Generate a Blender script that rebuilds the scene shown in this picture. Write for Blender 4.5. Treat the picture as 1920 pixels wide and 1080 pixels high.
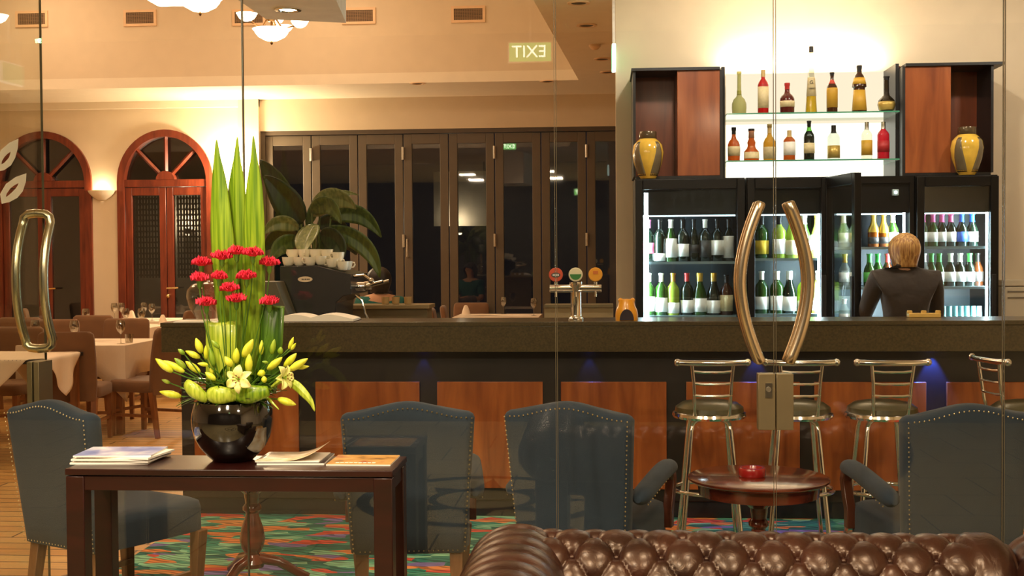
import bpy, bmesh, math, random
from mathutils import Vector, Matrix
from math import sin, cos, pi, radians, atan2, sqrt, exp

for o in list(bpy.data.objects): bpy.data.objects.remove(o, do_unlink=True)
SC = bpy.context.scene
COL = SC.collection
random.seed(7)

# ------------------------------------------------------------------ camera
F = 2300.0                                   # focal length in pixels of the 1920 wide frame
CAM = Vector((0, 0, 1.5))
ROT = Matrix.Rotation(radians(4.3), 3, 'Z') @ Matrix.Rotation(pi/2 - radians(1.494), 3, 'X') @ Matrix.Rotation(radians(-0.4), 3, 'Z')
cd = bpy.data.cameras.new('camera'); cd.sensor_width = 36; cd.lens = F/1920*36; cd.clip_start = .05; cd.clip_end = 100
cam = bpy.data.objects.new('camera', cd); COL.objects.link(cam)
cam.matrix_world = Matrix.Translation(CAM) @ ROT.to_4x4()
SC.camera = cam
cd.dof.use_dof = False

def at(px, py, Y=None, Z=None, X=None):
    """world point seen at a photo pixel, on the plane of the given depth, height or side"""
    d = ROT @ Vector(((px-960)/F, (540-py)/F, -1))
    if Y is not None: t = (Y-CAM.y)/d.y
    elif Z is not None: t = (Z-CAM.z)/d.z
    else: t = (X-CAM.x)/d.x
    return CAM + d*t

# ------------------------------------------------------------------ world, exposure
w = bpy.data.worlds.new('night'); SC.world = w; w.use_nodes = True
w.node_tree.nodes['Background'].inputs[0].default_value = (.02, .03, .06, 1)
w.node_tree.nodes['Background'].inputs[1].default_value = .15
SC.view_settings.view_transform = 'Standard'; SC.view_settings.look = 'None'
SC.view_settings.gamma = 1; SC.view_settings.use_curve_mapping = False
SC.view_settings.exposure = 0.0

WARM = (1, .69, .44); WARM2 = (1, .80, .56); CREAM = (1, .88, .72); COLD = (.72, .92, 1)
def lamp(kind, loc, power, color=WARM, size=.1, aim=None, spot=None, sy=None, blend=.5):
    l = bpy.data.lights.new(kind.lower()+'_lamp', kind); l.energy = power; l.color = color
    if kind == 'AREA':
        l.size = size
        if sy: l.shape = 'RECTANGLE'; l.size_y = sy
    else: l.shadow_soft_size = size
    if kind == 'SPOT': l.spot_size = radians(spot or 80); l.spot_blend = blend
    o = bpy.data.objects.new(kind.lower()+'_lamp', l); COL.objects.link(o); o.location = loc
    if aim is not None: o.rotation_euler = (Vector(aim)-Vector(loc)).to_track_quat('-Z', 'Y').to_euler()
    return o
DOWN = lambda p: (p[0], p[1], 0)
CEIL = 3.5
# lobby ceiling lamps (in front of the glass)
for x, y, e in ((-1.3, 2.75, 55), (.75, 2.3, 40), (-3.2, 2.0, 60), (-1.2, .3, 150), (1.6, .2, 130), (-3.2, -.05, 120)):
    lamp('AREA', (x, y, 3.42), e, WARM2, .35, DOWN((x, y)))
lamp('SPOT', (-1.55, 3.35, 3.42), 130, WARM2, .05, (-1.25, 4.2, 1.1), 42)
# lounge downlights
LOUNGE = [(-1.6, 6.2), (-1.75, 7.75), (-.2, 6.1), (1.25, 6.1), (2.8, 6.1), (-3.0, 6.6)]  # second spot added above the coffee machine to brighten cups and book
for x, y in LOUNGE: lamp('SPOT', (x, y, CEIL-.03), 42, WARM, .06, DOWN((x, y)), 100)
# staff side downlights, over counter and shelves
for x, e in ((.6, 66), (1.9, 50), (3.2, 60)): lamp('SPOT', (x, 7.7, CEIL-.03), e*1.15, CREAM, .06, (x, 9.2, 1.9), 120)
# dining room: soft fill lights added below the raised ceiling, no fittings there
for x, y, e in ((-6.5, 10.5, 36), (-3.6, 10.0, 31), (-6.5, 13.0, 24), (-3.2, 12.8, 24)):
    lamp('AREA', (x, y, 4.9), e, WARM, .9, DOWN((x, y)))

# ------------------------------------------------------------------ materials
def lin(c): return tuple((x/12.92 if x <= .04045 else ((x+.055)/1.055)**2.4) for x in c)
def rgb(r, g, b): return lin((r/255, g/255, b/255))
MATS = {}
def _new(name):
    m = bpy.data.materials.new(name); m.use_nodes = True; nt = m.node_tree
    return m, nt, nt.nodes['Principled BSDF']
def mat(name, col, rough=.5, metal=0, coat=0, emit=None, es=0, var=.06, vs=8, bump=0, bs=60, spec=.5, sheen=0, alpha=1):
    """principled surface; colour varied by noise, optional fine bump"""
    if name in MATS: return MATS[name]
    m, nt, b = _new(name); N = nt.nodes; L = nt.links
    b.inputs['Roughness'].default_value = rough; b.inputs['Metallic'].default_value = metal
    b.inputs['Coat Weight'].default_value = coat; b.inputs['Coat Roughness'].default_value = .08
    b.inputs['Specular IOR Level'].default_value = spec
    if sheen: b.inputs['Sheen Weight'].default_value = sheen
    tc = N.new('ShaderNodeTexCoord'); no = N.new('ShaderNodeTexNoise'); no.inputs['Scale'].default_value = vs
    L.new(tc.outputs['Object'], no.inputs['Vector'])
    r = N.new('ShaderNodeValToRGB'); L.new(no.outputs['Fac'], r.inputs[0])
    r.color_ramp.elements[0].position = .3; r.color_ramp.elements[1].position = .7
    r.color_ramp.elements[0].color = (*[x*(1-var) for x in col], 1); r.color_ramp.elements[1].color = (*[min(1, x*(1+var)) for x in col], 1)
    L.new(r.outputs[0], b.inputs['Base Color'])
    if bump:
        n2 = N.new('ShaderNodeTexNoise'); n2.inputs['Scale'].default_value = bs; L.new(tc.outputs['Object'], n2.inputs['Vector'])
        bp = N.new('ShaderNodeBump'); bp.inputs['Strength'].default_value = bump; bp.inputs['Distance'].default_value = .01
        L.new(n2.outputs['Fac'], bp.inputs['Height']); L.new(bp.outputs[0], b.inputs['Normal'])
    if emit: b.inputs['Emission Color'].default_value = (*emit, 1); b.inputs['Emission Strength'].default_value = es
    MATS[name] = m; return m
def wood(name, c1, c2, rough=.3, coat=.3, scale=6, axis='Z', stretch=8, dist=4):
    if name in MATS: return MATS[name]
    m, nt, b = _new(name); N = nt.nodes; L = nt.links
    tc = N.new('ShaderNodeTexCoord'); mp = N.new('ShaderNodeMapping'); L.new(tc.outputs['Object'], mp.inputs[0])
    mp.inputs['Scale'].default_value = {'X': (1, stretch, stretch), 'Y': (stretch, 1, stretch), 'Z': (stretch, stretch, 1)}[axis]
    no = N.new('ShaderNodeTexNoise'); no.inputs['Scale'].default_value = scale*.35; no.inputs['Detail'].default_value = 8; no.inputs['Distortion'].default_value = dist*.2
    L.new(mp.outputs[0], no.inputs['Vector'])
    r = N.new('ShaderNodeValToRGB'); L.new(no.outputs['Fac'], r.inputs[0])
    r.color_ramp.elements[0].position = .3; r.color_ramp.elements[1].position = .72
    r.color_ramp.elements[0].color = (*c1, 1); r.color_ramp.elements[1].color = (*c2, 1)
    L.new(r.outputs[0], b.inputs['Base Color'])
    b.inputs['Roughness'].default_value = rough; b.inputs['Coat Weight'].default_value = coat; b.inputs['Coat Roughness'].default_value = .12
    MATS[name] = m; return m
def planks(name, c1, c2, gap, width=.12, length=1.4, rough=.3, rot=0, mortar=.006):
    m, nt, b = _new(name); N = nt.nodes; L = nt.links
    tc = N.new('ShaderNodeTexCoord'); mp = N.new('ShaderNodeMapping'); mp.inputs['Rotation'].default_value = (0, 0, rot)
    L.new(tc.outputs['Object'], mp.inputs[0])
    br = N.new('ShaderNodeTexBrick'); L.new(mp.outputs[0], br.inputs['Vector'])
    br.inputs['Scale'].default_value = 1; br.inputs['Brick Width'].default_value = length; br.inputs['Row Height'].default_value = width
    br.inputs['Mortar Size'].default_value = mortar; br.inputs['Color1'].default_value = (*c1, 1); br.inputs['Color2'].default_value = (*c2, 1); br.inputs['Mortar'].default_value = (*gap, 1)
    no = N.new('ShaderNodeTexNoise'); no.inputs['Scale'].default_value = 5; mp2 = N.new('ShaderNodeMapping'); mp2.inputs['Scale'].default_value = (1, 9, 1)
    L.new(mp.outputs[0], mp2.inputs[0]); L.new(mp2.outputs[0], no.inputs['Vector'])
    mx = N.new('ShaderNodeMix'); mx.data_type = 'RGBA'; mx.blend_type = 'MULTIPLY'; mx.inputs[0].default_value = .35
    L.new(br.outputs['Color'], mx.inputs[6]); L.new(no.outputs['Fac'], mx.inputs[7]); L.new(mx.outputs[2], b.inputs['Base Color'])
    b.inputs['Roughness'].default_value = rough; MATS[name] = m; return m
def emis(name, col, s):
    if name in MATS: return MATS[name]
    m = bpy.data.materials.new(name); m.use_nodes = True; nt = m.node_tree; nt.nodes.clear()
    e = nt.nodes.new('ShaderNodeEmission'); e.inputs[0].default_value = (*col, 1); e.inputs[1].default_value = s
    o = nt.nodes.new('ShaderNodeOutputMaterial'); nt.links.new(e.outputs[0], o.inputs[0]); MATS[name] = m; return m
def pane(name, tint=(1, 1, 1), base=.04, rough=0.0, gain=.8):
    """clear sheet glass: see-through, mirror-like reflection rising at grazing angles"""
    if name in MATS: return MATS[name]
    m = bpy.data.materials.new(name); m.use_nodes = True; nt = m.node_tree; N = nt.nodes; L = nt.links; N.clear()
    tr = N.new('ShaderNodeBsdfTransparent'); tr.inputs[0].default_value = (*tint, 1)
    gl = N.new('ShaderNodeBsdfGlossy'); gl.inputs['Roughness'].default_value = rough
    lw = N.new('ShaderNodeLayerWeight'); lw.inputs[0].default_value = .5
    p = N.new('ShaderNodeMath'); p.operation = 'POWER'; p.inputs[1].default_value = 4; L.new(lw.outputs['Facing'], p.inputs[0])
    ma = N.new('ShaderNodeMath'); ma.operation = 'MULTIPLY_ADD'; ma.inputs[1].default_value = gain; ma.inputs[2].default_value = base; ma.use_clamp = True
    L.new(p.outputs[0], ma.inputs[0])
    mx = N.new('ShaderNodeMixShader'); L.new(ma.outputs[0], mx.inputs[0]); L.new(tr.outputs[0], mx.inputs[1]); L.new(gl.outputs[0], mx.inputs[2])
    o = N.new('ShaderNodeOutputMaterial'); L.new(mx.outputs[0], o.inputs[0]); MATS[name] = m; return m
def tinted(name, col, clear=.5, rough=.08):
    """coloured bottle glass with its content: part see-through, part body colour, glossy"""
    if name in MATS: return MATS[name]
    m = bpy.data.materials.new(name); m.use_nodes = True; nt = m.node_tree; N = nt.nodes; L = nt.links
    b = N['Principled BSDF']; b.inputs['Base Color'].default_value = (*col, 1); b.inputs['Roughness'].default_value = rough
    b.inputs['Coat Weight'].default_value = .6
    no = N.new('ShaderNodeTexNoise'); no.inputs['Scale'].default_value = 30
    bp = N.new('ShaderNodeBump'); bp.inputs['Strength'].default_value = .04; L.new(no.outputs['Fac'], bp.inputs['Height']); L.new(bp.outputs[0], b.inputs['Normal'])
    tr = N.new('ShaderNodeBsdfTransparent'); tr.inputs[0].default_value = (*[min(1, x**.6) for x in col], 1)
    mx = N.new('ShaderNodeMixShader'); mx.inputs[0].default_value = clear
    L.new(b.outputs[0], mx.inputs[1]); L.new(tr.outputs[0], mx.inputs[2]); L.new(mx.outputs[0], N['Material Output'].inputs[0]); MATS[name] = m; return m

# ------------------------------------------------------------------ mesh helpers
class MB:
    def __init__(s): s.v = []; s.f = []
    def add(s, vs, fs):
        n = len(s.v); s.v += [tuple(p) for p in vs]; s.f += [tuple(i+n for i in f) for f in fs]; return s
    def box(s, x0, x1, y0, y1, z0, z1, M=None):
        vs = [Vector((x, y, z)) for z in (z0, z1) for x, y in ((x0, y0), (x1, y0), (x1, y1), (x0, y1))]
        if M is not None: vs = [M @ p for p in vs]
        return s.add(vs, [(3, 2, 1, 0), (4, 5, 6, 7), (0, 1, 5, 4), (1, 2, 6, 5), (2, 3, 7, 6), (3, 0, 4, 7)])
    def frustum(s, c0, a0, b0, c1, a1, b1):
        vs = [(c0[0]+x*a0, c0[1]+y*b0, c0[2]) for x, y in ((-1, -1), (1, -1), (1, 1), (-1, 1))] + [(c1[0]+x*a1, c1[1]+y*b1, c1[2]) for x, y in ((-1, -1), (1, -1), (1, 1), (-1, 1))]
        return s.add(vs, [(3, 2, 1, 0), (4, 5, 6, 7), (0, 1, 5, 4), (1, 2, 6, 5), (2, 3, 7, 6), (3, 0, 4, 7)])
    def rings(s, rs, close=True, cap=True):
        n = len(rs[0]); vs = [p for r in rs for p in r]; fs = []
        for i in range(len(rs)-1):
            for j in range(n if close else n-1):
                k = (j+1) % n; fs.append((i*n+j, i*n+k, (i+1)*n+k, (i+1)*n+j))
        if cap and close: fs.append(tuple(reversed(range(n)))); fs.append(tuple((len(rs)-1)*n+j for j in range(n)))
        return s.add(vs, fs)
    def tube(s, pts, r, n=8, closed=False, flat=1.0):
        pts = [Vector(p) for p in pts]; m = len(pts); rs = []
        up = Vector((0, 0, 1)); prev = None
        for i, p in enumerate(pts):
            if closed: t = pts[(i+1) % m]-pts[i-1]
            else: t = pts[min(i+1, m-1)]-pts[max(i-1, 0)]
            t.normalize()
            a = prev if prev is not None else (up if abs(t.z) < .95 else Vector((1, 0, 0)))
            a = (a - t*a.dot(t)); a.normalize(); b = t.cross(a); prev = a
            rr = r[i] if isinstance(r, (list, tuple)) else r
            rs.append([p + a*(rr*cos(2*pi*k/n)) + b*(rr*flat*sin(2*pi*k/n)) for k in range(n)])
        if closed: rs.append(rs[0]); return s.rings(rs, cap=False)
        return s.rings(rs)
    def lathe(s, prof, n=20, c=(0, 0, 0), sx=1, sy=1):
        rs = [[(c[0]+max(r, 1e-4)*cos(2*pi*k/n)*sx, c[1]+max(r, 1e-4)*sin(2*pi*k/n)*sy, c[2]+z) for k in range(n)] for r, z in prof]
        return s.rings(rs)
    def prism(s, poly, a, b, axis='y'):
        n = len(poly)
        mk = {'y': lambda p, t: (p[0], t, p[1]), 'x': lambda p, t: (t, p[0], p[1]), 'z': lambda p, t: (p[0], p[1], t)}[axis]
        vs = [mk(p, a) for p in poly]+[mk(p, b) for p in poly]
        return s.add(vs, [tuple(range(n)), tuple(reversed(range(n, 2*n)))]+[(i, (i+1) % n, n+(i+1) % n, n+i) for i in range(n)])
    def ball(s, c, r, n=8, sz=1):
        return s.lathe([(r*sin(pi*i/n), -r*sz*cos(pi*i/n)) for i in range(n+1)], n, c)
    def grid(s, fn, nu, nv):
        vs = [fn(i/nu, j/nv) for i in range(nu+1) for j in range(nv+1)]
        return s.add(vs, [(i*(nv+1)+j, (i+1)*(nv+1)+j, (i+1)*(nv+1)+j+1, i*(nv+1)+j+1) for i in range(nu) for j in range(nv)])
    def xf(s, M): s.v = [tuple(M @ Vector(p)) for p in s.v]; return s
    def ob(s, name, m, parent=None, bev=0, smooth=40, solid=0, sub=0, loc=None, rz=0, recalc=True):
        me = bpy.data.meshes.new(name); me.from_pydata(s.v, [], s.f)
        if recalc:
            bm = bmesh.new(); bm.from_mesh(me); bmesh.ops.remove_doubles(bm, verts=bm.verts, dist=1e-6)
            bmesh.ops.recalc_face_normals(bm, faces=bm.faces); bm.to_mesh(me); bm.free()
        me.materials.append(m)
        if smooth: me.shade_smooth(); me.set_sharp_from_angle(angle=radians(smooth))
        o = bpy.data.objects.new(name, me); COL.objects.link(o)
        if parent: o.parent = parent
        if loc is not None: o.location = loc
        if rz: o.rotation_euler = (0, 0, rz)
        if bev: b = o.modifiers.new('bevel', 'BEVEL'); b.width = bev; b.segments = 2; b.limit_method = 'ANGLE'; b.angle_limit = radians(35)
        if solid: k = o.modifiers.new('solid', 'SOLIDIFY'); k.thickness = solid; k.offset = 0
        if sub: k = o.modifiers.new('sub', 'SUBSURF'); k.levels = k.render_levels = sub
        return o
def thing(name, label, cat, loc=(0, 0, 0), rz=0, group=None):
    o = bpy.data.objects.new(name, None); COL.objects.link(o); o.location = loc; o.rotation_euler = (0, 0, rz); o.empty_display_size = .1
    o['label'] = label; o['category'] = cat
    if group: o['group'] = group
    return o
def tag(o, label, cat, group=None, kind=None):
    o['label'] = label; o['category'] = cat
    if group: o['group'] = group
    if kind: o['kind'] = kind
    return o
def struct(o): o['kind'] = 'structure'; return o
def dup(root, loc, rz=0, label=None, group=None, scale=None):
    r = root.copy(); COL.objects.link(r); r.location = loc; r.rotation_euler = (0, 0, rz)
    if scale: r.scale = scale
    if label: r['label'] = label
    if group: r['group'] = group
    for ch in list(root.children):
        c = ch.copy(); COL.objects.link(c); c.parent = r
        for g in ch.children: d = g.copy(); COL.objects.link(d); d.parent = c
    return r
def bar_to(a, b, r0, r1=None, n=8): return MB().tube([a, b], [r0, r1 if r1 else r0], n)
def text(name, s, size, m, parent, loc, rot=(pi/2, 0, 0), depth=.001):
    c = bpy.data.curves.new(name, 'FONT'); c.body = s; c.size = size; c.extrude = depth; c.align_x = 'CENTER'; c.align_y = 'CENTER'
    t = bpy.data.objects.new(name+'_tmp', c); COL.objects.link(t); bpy.context.view_layer.update()
    me = bpy.data.meshes.new_from_object(t.evaluated_get(bpy.context.evaluated_depsgraph_get())); bpy.data.objects.remove(t)
    me.materials.clear(); me.materials.append(m)
    o = bpy.data.objects.new(name, me); COL.objects.link(o); o.parent = parent; o.location = loc; o.rotation_euler = rot; return o
ORD = ['first', 'second', 'third', 'fourth', 'fifth', 'sixth', 'seventh', 'eighth', 'ninth', 'tenth']
def sm(a, b, t):
    t = max(0, min(1, (t-a)/(b-a))); return t*t*(3-2*t)

# common materials
GLASS = pane('sheet_glass', (.985, .99, .98), .035)
CHROME = mat('chrome', (.82, .80, .76), .12, 1, var=.02)
STEEL = mat('brushed_steel', (.62, .58, .50), .3, 1, var=.1, vs=40)
BLACK = mat('black_paint', (.010, .010, .012), .4, var=.2)
WALL = mat('cream_wall_paint', rgb(228, 211, 184), .8, bump=.05, bs=200, var=.02)
CEILM = mat('ceiling_paint', rgb(242, 230, 208), .85, var=.02)
# ================================================================== setting
YG = 4.47; YB = 6.85; YW = 9.45; YD = 15.3
XL = -10.2; XR = 4.2
bar_end = at(340, 985, Z=0).x
lob = planks('lobby_tile', rgb(176, 160, 118), rgb(168, 152, 110), rgb(90, 80, 60), .6, .6, .25)
struct(MB().box(XL, XR, -2.1, YG, -.1, 0).ob('floor_lobby', lob, smooth=0))
woodf = planks('dining_floorboards', rgb(240, 190, 118), rgb(222, 164, 92), rgb(70, 40, 20), .13, 1.6, .3)
struct(MB().box(XL, bar_end, YG, YD+.4, -.1, 0).ob('floor_dining', woodf, smooth=0))
struct(MB().box(bar_end, XR, 7.3, YD+.4, -.1, 0).ob('floor_bar', woodf, smooth=0))
# carpet: swooping bands of teal, orange, red, mint and violet
m, nt, b = _new('swirl_carpet'); N = nt.nodes; L = nt.links
tc = N.new('ShaderNodeTexCoord'); mp = N.new('ShaderNodeMapping'); mp.inputs['Rotation'].default_value = (0, 0, .6); mp.inputs['Scale'].default_value = (2.2, 5.5, 1)
L.new(tc.outputs['Object'], mp.inputs[0])
n1 = N.new('ShaderNodeTexNoise'); n1.inputs['Scale'].default_value = 1.6; n1.inputs['Detail'].default_value = 1; L.new(mp.outputs[0], n1.inputs['Vector'])
mxv = N.new('ShaderNodeMix'); mxv.data_type = 'RGBA'; mxv.inputs[0].default_value = .35; L.new(mp.outputs[0], mxv.inputs[6]); L.new(n1.outputs['Color'], mxv.inputs[7])
vo = N.new('ShaderNodeTexVoronoi'); vo.inputs['Scale'].default_value = 4.2; L.new(mxv.outputs[2], vo.inputs['Vector'])
rp = N.new('ShaderNodeValToRGB'); rp.color_ramp.interpolation = 'CONSTANT'; L.new(vo.outputs['Color'], rp.inputs[0])
pal = [(0, (58, 150, 128)), (.26, (236, 148, 84)), (.36, (46, 118, 108)), (.50, (226, 92, 72)), (.57, (150, 216, 178)), (.68, (90, 172, 144)), (.76, (140, 126, 190)), (.81, (50, 132, 118)), (.91, (240, 172, 104))]
els = rp.color_ramp.elements; els[0].position = 0; els[0].color = (*rgb(*pal[0][1]), 1); els[1].position = pal[1][0]; els[1].color = (*rgb(*pal[1][1]), 1)
for p, c in pal[2:]: e = els.new(p); e.color = (*rgb(*c), 1)
wv = N.new('ShaderNodeTexWave'); wv.wave_type = 'RINGS'; wv.inputs['Scale'].default_value = 3.0; wv.inputs['Distortion'].default_value = 5; wv.inputs['Detail'].default_value = 1; L.new(mxv.outputs[2], wv.inputs['Vector'])
r2 = N.new('ShaderNodeValToRGB'); L.new(wv.outputs['Fac'], r2.inputs[0]); r2.color_ramp.elements[0].position = .25; r2.color_ramp.elements[0].color = (.34, .34, .34, 1); r2.color_ramp.elements[1].position = .5; r2.color_ramp.elements[1].color = (1, 1, 1, 1)
mm = N.new('ShaderNodeMix'); mm.data_type = 'RGBA'; mm.blend_type = 'MULTIPLY'; mm.inputs[0].default_value = .8; L.new(rp.outputs[0], mm.inputs[6]); L.new(r2.outputs[0], mm.inputs[7])
L.new(mm.outputs[2], b.inputs['Base Color']); b.inputs['Roughness'].default_value = .95
CARPET = m
struct(MB().box(bar_end, XR, YG, 7.3, -.1, 0).ob('floor_carpet', CARPET, smooth=0))
# star medallion let into the lobby floor (mirrored in the glass)
med = thing('floor_medallion', 'dark star medallion inlaid in the pale lobby floor', 'floor inlay', (-.75, 1.45, 0)); del med['category']; del med['label']; med['kind'] = 'structure'
dk = mat('dark_marble', rgb(38, 32, 28), .25, var=.3)
for k, (a, c) in enumerate(((.78, .70), (.34, .29))):
    q = MB(); n = 48
    q.rings([[(r*cos(2*pi*j/n), r*sin(2*pi*j/n), z) for j in range(n)] for r, z in ((a, .0), (a, .004), (c, .004), (c, .0))], cap=False); q.ob('inlay_ring', dk, med)
q = MB()
for k in range(8):
    t = 2*pi*k/8; rr = .68 if k % 2 == 0 else .5
    q.add([(.36*cos(t-.25), .36*sin(t-.25), .003), (rr*cos(t), rr*sin(t), .003), (.36*cos(t+.25), .36*sin(t+.25), .003), (.36*cos(t-.25), .36*sin(t-.25), 0), (rr*cos(t), rr*sin(t), 0), (.36*cos(t+.25), .36*sin(t+.25), 0)], [(0, 1, 2), (3, 5, 4), (0, 3, 4, 1), (1, 4, 5, 2), (2, 5, 3, 0)])
q.ob('inlay_star', dk, med, smooth=0)

# ceilings
edgeA = at(1085, 150, Z=CEIL); edgeB = at(1000, 0, Z=CEIL)
yB = edgeA.y                                             # back face of the raised ceiling
vx = lambda y: edgeA.x + (edgeB.x-edgeA.x)*(y-edgeA.y)/(edgeB.y-edgeA.y)
yF = 8.2; XV = -9.4
q = MB().prism([(XL, -2.1), (XR, -2.1), (XR, YD+.4), (vx(yB), YD+.4), (vx(yB), yB), (vx(yF), yF), (XL, yF)], CEIL, CEIL+.12, 'z'); struct(q.ob('ceiling_lounge', CEILM, smooth=0))
q = MB().box(XL, vx(yB), yB, YD+.4, CEIL, CEIL+.12); struct(q.ob('ceiling_soffit', CEILM, smooth=0))
q = MB().box(XL, vx(yB)+.3, yF-.3, yB+.3, 5.0, 5.1); struct(q.ob('ceiling_raised', CEILM, smooth=0))
struct(MB().box(XL, vx(yB)+.2, yB, yB+.12, CEIL+.12, 5.0).ob('wall_bulkhead_back', WALL, smooth=0))
struct(MB().box(XL, vx(yF), yF-.12, yF, CEIL+.12, 5.0).ob('wall_bulkhead_front', WALL, smooth=0))
q = MB().prism([(vx(yF), yF-.12), (vx(yF)+.12, yF-.12), (vx(yB)+.12, yB), (vx(yB), yB)], CEIL+.12, 5.0, 'z'); struct(q.ob('wall_bulkhead_right', WALL, smooth=0))
# boxed beam hanging over the left end of the lounge
ZB = 2.9; p = [at(649, 43, Z=ZB), at(499, 36, Z=ZB)]
far, fl = p; r_near = at(615, -35, Z=ZB); l_near = at(395, -35, Z=ZB)
q = MB().prism([(l_near.x, l_near.y), (r_near.x, r_near.y), (far.x, far.y), (fl.x, fl.y)], ZB, CEIL, 'z'); struct(q.ob('ceiling_beam', mat('beam_paint', rgb(250, 244, 230), .7), smooth=0))
c = at(540, 17, Z=ZB); DLT = emis('lamp_disc', (1, .85, .6), 12)
t = thing('recessed_downlight', 'lit round downlight recessed in the grey ceiling beam', 'downlight', (c.x, c.y, ZB))
MB().lathe([(.075, 0), (.075, -.008), (.055, -.010), (.05, -.002), (.05, 0)], 20).ob('trim_ring', CHROME, t); MB().lathe([(.0, -.003), (.05, -.003), (.05, 0), (0, 0)], 16).ob('lamp_disc', DLT, t)

# walls
struct(MB().box(XL, XL+.15, -2.1, YD+.4, 0, 5).ob('wall_left', WALL, smooth=0))
struct(MB().box(XR-.15, XR, -2.1, YD+.4, 0, CEIL).ob('wall_right', WALL, smooth=0))
struct(MB().box(XL, XR, -2.25, -2.1, 0, CEIL).ob('wall_front', mat('dark_night_panel', rgb(34, 30, 26), .5), smooth=0))
xw = at(1155, 300, Y=YW).x
struct(MB().box(xw, XR-.15, YW, YW+.2, 0, CEIL).ob('wall_bar_back', WALL, smooth=0))
# dining back wall with two arched openings
zt = at(322, 243, Y=YD).z; zs = at(322, 341, Y=YD).z
xs0 = at(488, 300, Y=YD).x
arcs = []
for a, b_ in ((-8, 174), (222, 402)):
    xa, xb = at(a, 400, Y=YD).x, at(b_, 400, Y=YD).x; arcs.append((xa, xb))
poly = [(XL+.15, 0)]
for xa, xb in arcs:
    R_ = (xb-xa)/2; cx = (xa+xb)/2; poly += [(xa, 0), (xa, zs)] + [(cx-R_*cos(pi*k/20), zs+(zt-zs)*sin(pi*k/20)) for k in range(1, 20)] + [(xb, zs), (xb, 0)]
poly += [(xs0, 0), (xs0, CEIL), (XL+.15, CEIL)]
struct(MB().prism(poly, YD, YD+.2, 'y').ob('wall_dining_back', WALL, smooth=0))
xp = at(450, 300, Y=YD).x
struct(MB().box(xp, xs0, YD-.06, YD, 0, CEIL).ob('trim_pilaster', WALL, smooth=0))
zh = at(800, 243, Y=YD+.1).z
struct(MB().box(xs0, XR-.15, YD, YD+.25, zh, CEIL).ob('wall_over_bifold', WALL, smooth=0))
struct(MB().box(XL+.15, xs0, YD-.05, YD, CEIL-.09, CEIL).ob('trim_cornice', CEILM, smooth=0))
# night behind the glazing
# arched doors
REDW = wood('red_mahogany', rgb(92, 34, 18), rgb(132, 56, 30), .4, .2)
NIGHT = pane('night_glazing', (.62, .62, .62), .08, .02)
GRID_M = None
m, nt, b = _new('lattice_screen'); N = nt.nodes; L = nt.links
tc = N.new('ShaderNodeTexCoord'); br = N.new('ShaderNodeTexBrick'); br.offset = 0; mp = N.new('ShaderNodeMapping'); mp.inputs['Rotation'].default_value = (pi/2, 0, 0)
L.new(tc.outputs['Object'], mp.inputs[0]); L.new(mp.outputs[0], br.inputs['Vector']); br.inputs['Scale'].default_value = 1; br.inputs['Brick Width'].default_value = .07; br.inputs['Row Height'].default_value = .07; br.inputs['Mortar Size'].default_value = .018
br.inputs['Color1'].default_value = br.inputs['Color2'].default_value = (.012, .012, .012, 1); br.inputs['Mortar'].default_value = (*rgb(150, 165, 150), 1)
L.new(br.outputs['Color'], b.inputs['Base Color']); GRID_M = m
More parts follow.
